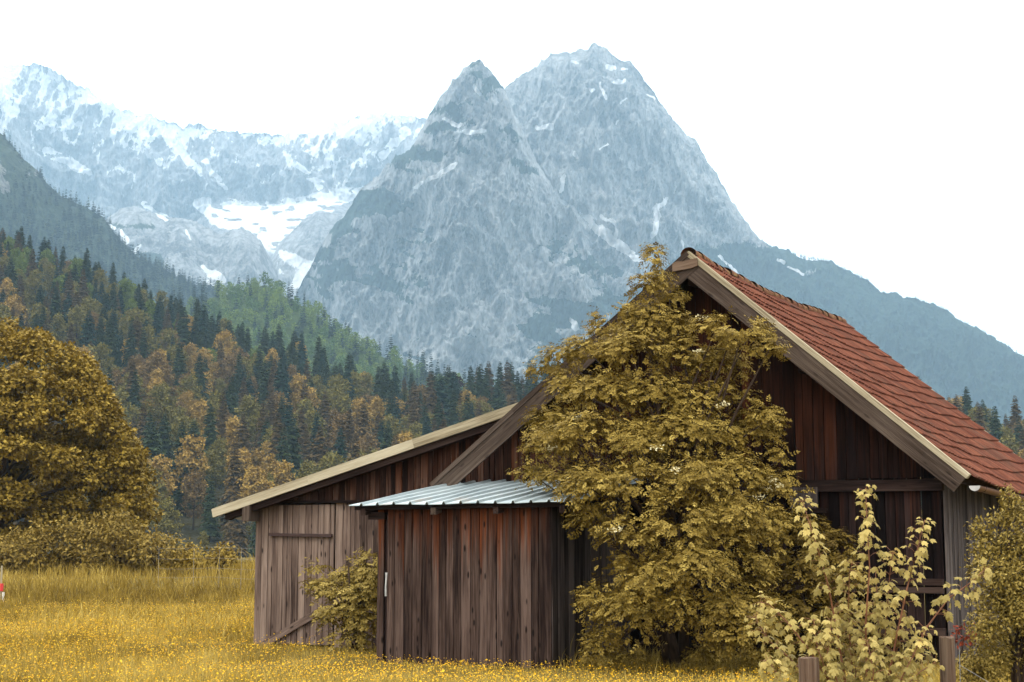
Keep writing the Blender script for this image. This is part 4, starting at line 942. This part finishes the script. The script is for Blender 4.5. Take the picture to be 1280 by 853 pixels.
ELD = [(px + RNG.uniform(-6, 6), py + RNG.uniform(-9, 9), rx * RNG.uniform(.78, .98), ry * RNG.uniform(1.0, 1.35), d + RNG.uniform(-.25, .2)) if rx > 20 else (px, py, rx, ry, d) for px, py, rx, ry, d in ELD]
ELD += [(px + RNG.uniform(-16, 16), py + RNG.uniform(-18, 12), rx * .6, ry * .75, d - RNG.uniform(.0, .35)) for px, py, rx, ry, d in ELD if rx > 26 and RNG.random() < .3 and py < 790]
eb = W(onv(842, 700, -1.2)[0], -1.2, 0.0)
elder = leafy('elder_tree', 'huge bushy olive-gold elder growing against the barn gable, its top above the roof edge', 'tree', ELD, 'elder_leaf', eb, 370, 'compound', v=0.0, dv=.3, kz=0.85, r=.09, stems=4, part='crown', inner=.42, low=-.05, gap=.345, leaflet=.046, wd=.025, L=(.11, .19), sd=.13)[0]
fp = np.array([W(*(lambda a: (a[0], vv, a[1]))(onv(px, py, vv))) for px, py, vv in ((723, 524, -1.6), (730, 520, -1.6), (966, 600, -1.3), (960, 612, -1.3), (952, 622, -1.5), (873, 440, -1.5), (700, 495, -1.3), (905, 505, -1.4), (769, 662, -3.1), (846, 587, -2.7), (820, 560, -2.7), (690, 560, -2.3), (880, 398, -1.2), (975, 608, -1.2))])
vv, q, t = simple_leaves(np.repeat(fp, 26, 0) + RNG.normal(0, .045, (len(fp) * 26, 3)) * np.array([1, 1, .45]), np.tile([[0, -.3, 1.]], (len(fp) * 26, 1)), .035, .03)
mesh_np('blossoms', vv - eb, q, None, M['blossom'], elder, {'tone': t})
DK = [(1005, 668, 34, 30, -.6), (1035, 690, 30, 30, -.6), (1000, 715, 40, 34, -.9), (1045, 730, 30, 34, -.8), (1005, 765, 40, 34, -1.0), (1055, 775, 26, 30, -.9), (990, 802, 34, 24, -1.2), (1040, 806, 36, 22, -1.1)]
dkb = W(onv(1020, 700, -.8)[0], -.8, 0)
leafy('elder_shrub', 'darker elder shrub in the shade between the big elder and the maple sapling', 'shrub', DK, 'elder_leaf', dkb, 230, 'compound', v=0.0, kz=.8, r=.04, mu=0.18, leaflet=.06, wd=.03)  # same elder leaves at a low tone: shade put into the leaf colour
LS_ = [(446, 722, 26, 18, -.3), (462, 712, 12, 14, -.4), (424, 738, 30, 16, -.5), (404, 728, 16, 8, -.5), (394, 708, 10, 5, -.5), (452, 748, 26, 22, -.6), (428, 764, 26, 14, -.7), (455, 778, 24, 22, -.6), (440, 798, 26, 14, -.7), (462, 696, 10, 8, -.3), (408, 772, 12, 8, -.7), (465, 735, 10, 30, -.6)]
lsb = W(onv(450, 740, -.4)[0], -.4, 0)
leafy('elder_shrub', 'rounded gold-leaved shrub growing between the wing door and the lean-to shed', 'shrub', LS_, 'shrub_leaf', lsb, 300, 'compound', v=0.0, kz=.8, r=.03, gap=.22, gsc=.6, mu=0.55, leaflet=.06, wd=.032, inner=.6)
RS = [(1262, 622, 10, 14), (1272, 640, 18, 18), (1250, 648, 14, 10), (1226, 662, 14, 12), (1240, 684, 26, 22), (1275, 680, 24, 24), (1232, 712, 20, 20), (1262, 722, 32, 26), (1290, 712, 30, 50), (1246, 752, 30, 24), (1280, 762, 34, 30), (1232, 784, 24, 20), (1262, 796, 34, 26), (1300, 800, 34, 40), (1238, 822, 30, 22), (1278, 832, 34, 22), (1220, 842, 26, 18), (1310, 660, 34, 40), (1330, 760, 40, 60)]
rsb = P(1268, 700, 16.6); rsb[2] = 0.0
leafy('hedge_shrub', 'tall small-leaved yellowish shrub hiding the right corner of the barn', 'shrub', RS, 'shrub_leaf', rsb, 1700, 'simple', Y=16.6, dv=.35, kz=.9, r=.035, ln=.042, wd=.024, gap=.24, gsc=.5, per=2, spread=.03, inner=.75, low=-.7)
RD = [(1208, 790, 16, 8), (1200, 802, 14, 9), (1218, 800, 14, 9)]
rdb = P(1208, 800, 18.5); rdb[2] = 0
leafy('red_shrub', 'small dark red-leaved shrub low beside the right-hand fence post', 'shrub', RD, 'red_leaf', rdb, 500, 'simple', Y=18.5, dv=.1, r=.015, ln=.06, wd=.035)

# the round tree at the edge of the field
def field_tree():
    Yt = 84.0; lob = []
    c0 = (-28, 560); base = P(-30, 690, Yt); base[2] = ground_z(base[0], Yt)
    for i in range(230):
        a = RNG.uniform(-math.pi, math.pi); rr = math.sqrt(RNG.random()) if i < 170 else RNG.uniform(.88, 1)
        x, y = math.cos(a), math.sin(a)
        pxr = (field_tree_edge(c0[1] + y * 148) - c0[0]) if abs(y) < 1 else 0
        px = c0[0] + x * 205 * rr; py = c0[1] + y * 146 * rr
        if py > 676: continue
        lim = field_tree_edge(py) - 16
        if px > lim: px = lim - RNG.uniform(0, 14)
        dep = math.sqrt(max(0, 1 - rr * rr)) * 7.5
        lob.append((px, py, RNG.uniform(17, 30), RNG.uniform(11, 19), -dep * RNG.uniform(0.7, 1.0) if RNG.random() < .75 else dep))
    for py in range(412, 650, 13):
        lob.append((field_tree_edge(py) - RNG.uniform(8, 15), py, RNG.uniform(12, 18), RNG.uniform(9, 13), RNG.uniform(-2, 2)))
    for i in range(46):
        py = RNG.uniform(590, 676); px = RNG.uniform(96, field_tree_edge(py) - 12) if i < 30 else RNG.uniform(-40, 100); lob.append((px, py, RNG.uniform(14, 24), RNG.uniform(10, 16), -RNG.uniform(0, 5) if i < 30 else RNG.uniform(2, 6)))
    for i in range(34):
        lob.append((RNG.uniform(-40, 130), RNG.uniform(470, 600), RNG.uniform(20, 30), RNG.uniform(13, 19), RNG.uniform(-3, 3)))
    leafy('field_tree', 'large round golden-brown tree standing at the edge of the meadow', 'tree', lob, 'field_tree_leaf', base, 24, 'simple', Y=Yt, kz=1.0, r=.34, stems=3, frac=.06, part='crown', ln=.21, wd=.17, per=5, spread=.075, gap=.20, gsc=2.0, inner=.5, low=-.15)
field_tree()
BUSH = [('low rounded golden bush under the big field tree, cut by the picture edge', [(4, 688, 22, 14), (20, 676, 18, 16), (34, 692, 18, 12)]),
        ('upright leafy bush beneath the field tree with paler upright sprays', [(44, 680, 16, 22), (52, 660, 10, 12), (60, 692, 22, 12), (38, 690, 16, 12)]),
        ('tall bush of the hedge row under the right side of the field tree', [(84, 668, 20, 22), (100, 684, 26, 18), (112, 662, 18, 18), (78, 692, 18, 12), (118, 694, 18, 10)]),
        ('tallest bush of the hedge row, its tip level with the field tree foot', [(140, 664, 20, 22), (152, 646, 12, 14), (158, 680, 26, 20), (132, 690, 20, 12), (172, 668, 14, 14)]),
        ('broad loose bush right of the tallest hedge bush, spilling onto the grass', [(186, 684, 24, 16), (206, 694, 24, 12), (196, 670, 12, 9), (218, 676, 8, 8), (170, 698, 22, 9)]),
        ('low round bush between the broad hedge bush and the small orange one', [(228, 694, 22, 11), (244, 700, 16, 8), (238, 686, 12, 8)]),
        ('small orange-tinged bush at the end of the hedge row nearest the barn', [(268, 692, 12, 12), (278, 698, 14, 10), (284, 686, 8, 8), (262, 702, 14, 7), (292, 690, 6, 5)])]
for lab, lb in BUSH:
    lb = [(a, y + 3, rx * 1.15, ry * 1.15) for a, y, rx, ry in lb] + [(a + RNG.uniform(-8, 8), min(y + ry * .9 + 4, 704), rx * .9, ry * .7) for a, y, rx, ry in lb]
    b = P(np.mean([l[0] for l in lb]), 700, 74); b[2] = ground_z(b[0], 74)
    leafy('hedge_bush', lab, 'bush', lb, 'bush_leaf' if 'orange' not in lab else 'field_tree_leaf', b, 36, 'simple', Y=74, dv=1.2, kz=1.0, r=.05, group='bushes along the far edge of the meadow', ln=.19, wd=.11, gap=.34, gsc=1.6, per=3, spread=.10, inner=.7, low=-.6)

# ------------------------------------------------------------------ the maple sapling and the fence posts in front
def maple_leaf_template():
    h = [(0.0, 0.0), (.10, -.07), (.30, -.10), (.24, .06), (.47, .22), (.40, .33), (.54, .52), (.34, .50), (.20, .56), (.22, .72), (.10, .80), (0.0, 1.0)]
    o = h + [(-x, y) for x, y in h[-2:0:-1]]
    return np.array(o + [(0, .34)])
def maple():
    T = maple_leaf_template(); m_ = len(T) - 1; Yd = 14.2
    base = P(1082, 870, Yd); base[2] = 0.0
    root = empty('maple_sapling', tuple(base), 0, 'young maple sapling with pale yellow-green lobed leaves on red stems before the barn', 'sapling')
    stems = [[(1070, 1000), (1058, 860), (1046, 790), (1036, 735), (1024, 692), (1012, 655), (1002, 622)], [(1084, 1000), (1084, 860), (1082, 780), (1087, 710), (1084, 660), (1082, 610)],
             [(1096, 1000), (1108, 860), (1122, 790), (1134, 735), (1146, 690), (1156, 650)], [(1098, 1000), (1128, 850), (1158, 785), (1186, 748), (1214, 728), (1236, 708)],
             [(1062, 1000), (1036, 850), (1008, 808), (984, 778), (962, 756), (950, 752)], [(1060, 1000), (1024, 860), (986, 822), (960, 800), (942, 768)],
             [(1090, 1000), (1100, 850), (1108, 780), (1112, 720), (1116, 690)], [(1076, 1000), (1066, 840), (1060, 770), (1062, 715), (1066, 702)], [(1082, 1000), (1090, 850), (1098, 790), (1096, 740), (1094, 708)],
             [(1066, 1000), (1040, 860), (1022, 810), (1016, 770)], [(1094, 1000), (1126, 850), (1146, 810), (1158, 782)], [(1090, 1000), (1120, 870), (1150, 840), (1172, 826)], [(1070, 1000), (1050, 860), (1034, 820), (1040, 772)],
             [(1090, 1000), (1112, 850), (1124, 800), (1132, 764)], 
             [(1060, 1000), (1010, 880), (976, 850), (960, 826)], [(1084, 1000), (1086, 880), (1092, 840), (1084, 800)], [(1070, 1000), (1064, 880), (1070, 840), (1066, 812)]]
    V, Tn, TR_ = [], [], []; n = 0; mb = MB()
    for si, st in enumerate(stems):
        dep = Yd + RNG.uniform(-.35, .35) * (0.4 if si < 3 else 1)
        pts = np.array([P(px, py, dep + 0.1 * math.sin(i + si)) for i, (px, py) in enumerate(st)])
        pts[0] = base + np.array([RNG.uniform(-.10, .10), RNG.uniform(-.1, .1), -0.05]) * 1.0
        mb.tube(pts - base, np.linspace(0.013 if si < 6 else .008, 0.0028, len(pts)), 6)
        seg = np.linalg.norm(np.diff(pts, axis=0), axis=1); cum = np.concatenate([[0], np.cumsum(seg)]); L = cum[-1]
        d_ = L * (0.10 if si >= 6 else 0.22); alt = 0
        while d_ < L + .001:
            p = np.array([np.interp(d_, cum, pts[:, i]) for i in range(3)]); fr = d_ / L
            ti = min(np.searchsorted(cum, d_), len(pts) - 1); tdir = norm(pts[ti] - pts[ti - 1])
            sparse = si < 4 and 0.52 < fr < 0.72 and RNG.random() < .45
            for s in range(0 if sparse else (7 if fr > .93 else 5)):
                a = alt + s * math.pi / 2 + RNG.normal(0, .4); ax = norm(np.cross(tdir, (0.2, 0.3, 1))); ay = np.cross(tdir, ax)
                o = ax * math.cos(a) + ay * math.sin(a)
                pet = RNG.uniform(.04, .14) * (1.25 - .5 * fr); q0 = p + (o * 0.9 + tdir * .45) * pet
                mb.tube([p - base, p + (o * .6 + tdir * .5) * pet * .6 - base, q0 - base], .0018, 4)
                dl = norm(o * 0.8 + np.array([0, 0, -0.55]) + np.array([0, -.25, 0]) + RNG.normal(0, .25, 3)); up = norm(o * .5 + np.array([0, -.45, .75]) + RNG.normal(0, .2, 3))
                sd = norm(np.cross(dl, up)); nr = np.cross(sd, dl); size = RNG.uniform(.050, .092) * (1.0 - .25 * max(fr - .7, 0) / .3)
                lv = q0 + size * (T[:, 0:1] * sd * 1.05 + T[:, 1:2] * dl - (0.42 * T[:, 1:2] ** 2 + 0.5 * np.abs(T[:, 0:1]) - 0.10 * np.abs(np.sin(T[:, 0:1] * 9))) * nr)
                V.append(lv - base); TR_ += [(n + m_, n + i, n + (i + 1) % m_) for i in range(m_)]; n += m_ + 1
                tn = np.clip(RNG.normal(0.33 + .42 * fr, .13), 0, 1); Tn += [tn] * (m_ + 1)
            alt += math.pi / 4 + .3; d_ += RNG.uniform(.050, .080) * (1.0 if fr > .7 else 1.15)
    mesh_np('leaves', np.vstack(V), None, TR_, M['maple_leaf'], root, {'tone': np.array(Tn)})
    mb.build('stems', M['stem'], root, True)
maple()
def post(px0, px1, pyt, Y, label):
    c = P((px0 + px1) / 2, pyt, Y); wdt = (px1 - px0) * Y / F; b = np.array([c[0], c[1], 0.0]); root_mb = MB()
    r_ = wdt / 2; rings = 9; pts = []; k = 12; ang = RNG.uniform(.85, 1.08, k)
    zs = np.concatenate([np.linspace(-.25, c[2], rings)])
    for z in zs:
        for j in range(k):
            a = 2 * math.pi * j / k; rr = r_ * ang[j] * RNG.uniform(.97, 1.02); pts.append((rr * math.cos(a), rr * math.sin(a), z + (RNG.uniform(-.008, .012) if z == zs[-1] else 0)))
    pts.append((0, 0, c[2] + .012)); pts = np.array(pts)
    q = [(i * k + j, i * k + (j + 1) % k, (i + 1) * k + (j + 1) % k, (i + 1) * k + j) for i in range(rings - 1) for j in range(k)]
    t = [((rings - 1) * k + j, (rings - 1) * k + (j + 1) % k, rings * k) for j in range(k)]
    gc = np.stack([np.arctan2(pts[:, 1], pts[:, 0]) * r_, pts[:, 2], pts[:, 0]], -1) + RNG.uniform(0, 20)
    o = mesh_np('fence_post', pts, q, t, M['post_wood'], None, {'gc': gc, 'tone': np.full(len(pts), .6)}, False)
    o.location = b; tag(o, label, 'fence post'); return o, c
p1, c1 = post(998, 1023, 823, 13.6, 'short weathered wooden fence post with flat top at the foot of the maple sapling')
p2, c2 = post(1174, 1194, 797, 14.6, 'taller brown fence post with a leaning wire beside the right-hand shrub')
mb = MB()
mb.tube([(0.09, -.05, .9 * c2[2]), (.075, -.1, .3), (.03, -.2, -.1)], .004, 5); mb.tube([(0.09, -.05, .72 * c2[2]), (.4, -.2, .42), (.85, -.35, .34)], .003, 5)
mb.build('wire', M['wire'], p2)

# thin wire fence beside the barn wing, and the marker at the picture's left edge
wf0 = P(196, 700, 62); wf1 = P(330, 700, 58)
gz0 = ground_z(wf0[0], 62); wfe = empty('wire_fence', (wf0[0], wf0[1], float(gz0)), 0, 'thin grey wire fence between the hedge bushes and the barn wing', 'fence')
dv_ = np.array([wf1[0] - wf0[0], wf1[1] - wf0[1], 0])
for f in (0.02, 0.36, 0.60, 0.80, 1.0):
    mb = MB(); mb.tube([dv_ * f, dv_ * f + EZ * 1.55], 0.006, 6); mb.build('post', M['wire'], wfe)
for h in (0.45, 0.78, 1.15, 1.55):
    mb = MB(); mb.tube([dv_ * f + EZ * (h - .03 * math.sin(f * 9)) for f in np.linspace(0, 1, 9)], 0.0035, 5); mb.build('wire', M['wire'], wfe)
mk = P(1, 741, 52); mk[2] = ground_z(mk[0], 52)
mko = empty('marker_post', tuple(mk), 0, 'thin marker post with a red and white band at the left picture edge', 'marker')
mb = MB(); mb.tube([(0, 0, -.2), (0, 0, 1.15)], .03, 8); mb.build('pole', M['trim_wood'], mko)
mb = MB(); mb.tube([(.03, -.03, .34), (.03, -.03, .58)], .055, 10); mb.build('red_band', M['red_paint'], mko)
mb = MB(); mb.tube([(.09, -.03, .0), (.09, -.03, .31)], .04, 8); mb.build('white_base', M['white_paint'], mko)

# ------------------------------------------------------------------ meadow: grass and buttercups
def inside_barn(x, y):
    dx, dy = x - BO[0], y - BO[1]; u = dx * UV_U[0] + dy * UV_U[1]; v = dx * UV_V[0] + dy * UV_V[1]
    return ((u > -8.5) & (u < 3.7) & (v > 0.47) & (v < BL)) | ((u > -4.15) & (u < -1.26) & (v > -2.28) & (v < .5)) | ((u > -8) & (u < 3.5) & (v > BL))
def scatter(n, d0, d1, pw):
    f = RNG.random(n); d = (d0 ** pw + f * (d1 ** pw - d0 ** pw)) ** (1 / pw); a = RNG.uniform(-.40, .40, n)
    x, y = d * np.sin(a), d * np.cos(a)
    px = 640 + F * x / y; ok = ~inside_barn(x, y) & ~((px > 330) & (px < 1150) & (y > 29)) & ~((px > 1150) & (y > 34))
    return x[ok], y[ok]
def grass():
    V, Q, T = [], [], []; n = 0
    for N, d0, d1, pw, h0, h1, wd in ((150000, 14, 34, 1.3, .07, .24, .006), (95000, 30, 62, 1.2, .12, .36, .012), (70000, 50, 98, 1.3, .30, .62, .022)):
        x, y = scatter(N, d0, d1, pw); k = len(x); z = ground_z(x, y)
        pn = fbm(x * .35, y * .35, 3, 70); pb = fbm(x * .09, y * .09, 3, 71)
        h = RNG.uniform(h0, h1, k) * (0.35 + 1.3 * pn) * (0.6 + .8 * fbm(x * 1.3, y * .8, 3, 73)) * (1 + .8 * (RNG.random(k) < .05))
        if d0 == 50: h *= sstep(47, 56, np.hypot(x, y) + 16 * (pb - .5) + 8 * (pn - .5)) * .8 + .2
        dx, dy = x - BO[0], y - BO[1]; u = dx * UV_U[0] + dy * UV_U[1]; v = dx * UV_V[0] + dy * UV_V[1]
        near = ((u > -9) & (u < -4) & (v > -.6) & (v < .6)) | ((u > -4.6) & (u < -1) & (v > -2.9) & (v < -2.2)) | ((u > -1) & (u < 3.4) & (v > -3.4))
        h = np.where(near, h * 0.8 + .02, h); lowf = (u > -5.2) & (u < 3) & (v > -5.5) & (v < -2.2); h = np.where(lowf, h * .42, h); h = np.where((u > -10) & (u < -4.2) & (v > -3) & (v < .5), h * .62, h)
        a = RNG.uniform(0, 6.28, k); ln = RNG.normal(0, .38, (k, 2)); w_ = wd * RNG.uniform(.6, 1.5, k)
        s = np.stack([np.cos(a), np.sin(a), np.zeros(k)], -1) * w_[:, None] / 2
        b = np.stack([x, y, z - .02], -1); m_ = b + np.stack([ln[:, 0] * h * .35, ln[:, 1] * h * .35, h * .6], -1); t = b + np.stack([ln[:, 0] * h, ln[:, 1] * h, h * (1 - .3 * np.hypot(ln[:, 0], ln[:, 1]))], -1)
        vv = np.stack([b - s, b + s, m_ + s * .8, m_ - s * .8, t + s * .15, t - s * .15], 1).reshape(-1, 3)
        i = np.arange(k)[:, None] * 6
        V.append(vv); Q.append((np.stack([i + [0, 1, 2, 3], i + [3, 2, 4, 5]], 1)).reshape(-1, 4) + n); n += len(vv)
        tuft = fbm(x * 1.3, y * .8, 3, 73); tn = np.clip(RNG.normal(.42, .18, k) + (pb - .5) * 1.5 + (tuft - .5) * 1.1 + np.where(RNG.random(k) < .10, .4, 0) - .12 * (d0 == 50), 0, 1); T.append(np.repeat(tn, 6))
    # seed heads over the tall band and by the walls
    tag(mesh_np('grass', np.vstack(V), np.vstack(Q), None, M['grass'], None, {'tone': np.concatenate(T)}), kind='stuff')
grass()
def flowers():
    xs, ys = [], []
    for N, d0, d1, pw in ((52000, 15, 36, 1.3), (52000, 32, 60, 1.2)):
        x, y = scatter(N, d0, d1, pw); pn = fbm(x * .22, y * .16, 4, 90, .6); left = sstep(2, -6, x)
        ok = RNG.random(len(x)) < np.clip((pn - .40 + .20 * left) * 6.0 * (0.55 + 0.9 * fbm(x * .9, y * .6, 2, 96)), 0.04, 1) * (1 - sstep(45, 55, np.hypot(x, y) + 6 * (pn - .5)))
        dx, dy = x - BO[0], y - BO[1]; u = dx * UV_U[0] + dy * UV_U[1]; v = dx * UV_V[0] + dy * UV_V[1]
        ok &= ~((u > -9) & (u < -3.9) & (v > -1.6) & (RNG.random(len(x)) < .85)) & ~((u > -1) & (v > -2.2) & (RNG.random(len(x)) < .9)) & ~((x > 4.0) & (RNG.random(len(x)) < .75))
        xs.append(x[ok]); ys.append(y[ok])
    x, y = np.concatenate(xs), np.concatenate(ys); k = len(x); dist = np.hypot(x, y)
    c = np.stack([x, y, ground_z(x, y) + RNG.uniform(.08, .26, k) * (0.7 + .6 * fbm(x * .35, y * .35, 3, 70))], -1)
    du_, dv2 = (x - BO[0]) * UV_U[0] + (y - BO[1]) * UV_U[1], (x - BO[0]) * UV_V[0] + (y - BO[1]) * UV_V[1]
    c[:, 2] = np.where((du_ > -5.2) & (dv2 > -5.5), ground_z(x, y) + (c[:, 2] - ground_z(x, y)) * .45, c[:, 2])
    r_ = RNG.uniform(.005, .0125, k) * (1 + .5 * (RNG.random(k) < .12)) * (1 + .012 * (dist - 20)); nrm = norm(np.array([[0, -.35, 1.0]]) + RNG.normal(0, .4, (k, 3))); ax = norm(np.cross(nrm, (1, .2, .1))); ay = np.cross(nrm, ax)
    V = [c - nrm * (r_ * .45)[:, None]]
    for j in range(10):
        a = 2 * math.pi * j / 10; rr = r_ * (1.0 if j % 2 == 0 else .72)
        V.append(c + (ax * math.cos(a) + ay * math.sin(a)) * rr[:, None])
    vv = np.stack(V, 1).reshape(-1, 3); i = np.arange(k)[:, None] * 11
    tri = np.concatenate([np.stack([i[:, 0], i[:, 0] + 1 + j, i[:, 0] + 1 + (j + 1) % 10], -1) for j in range(10)])
    tag(mesh_np('buttercup_flowers', vv, None, tri, M['flower'], None, {'tone': tones(k, .45, .25, 11)}), kind='stuff')
    print('flowers', k)
flowers()
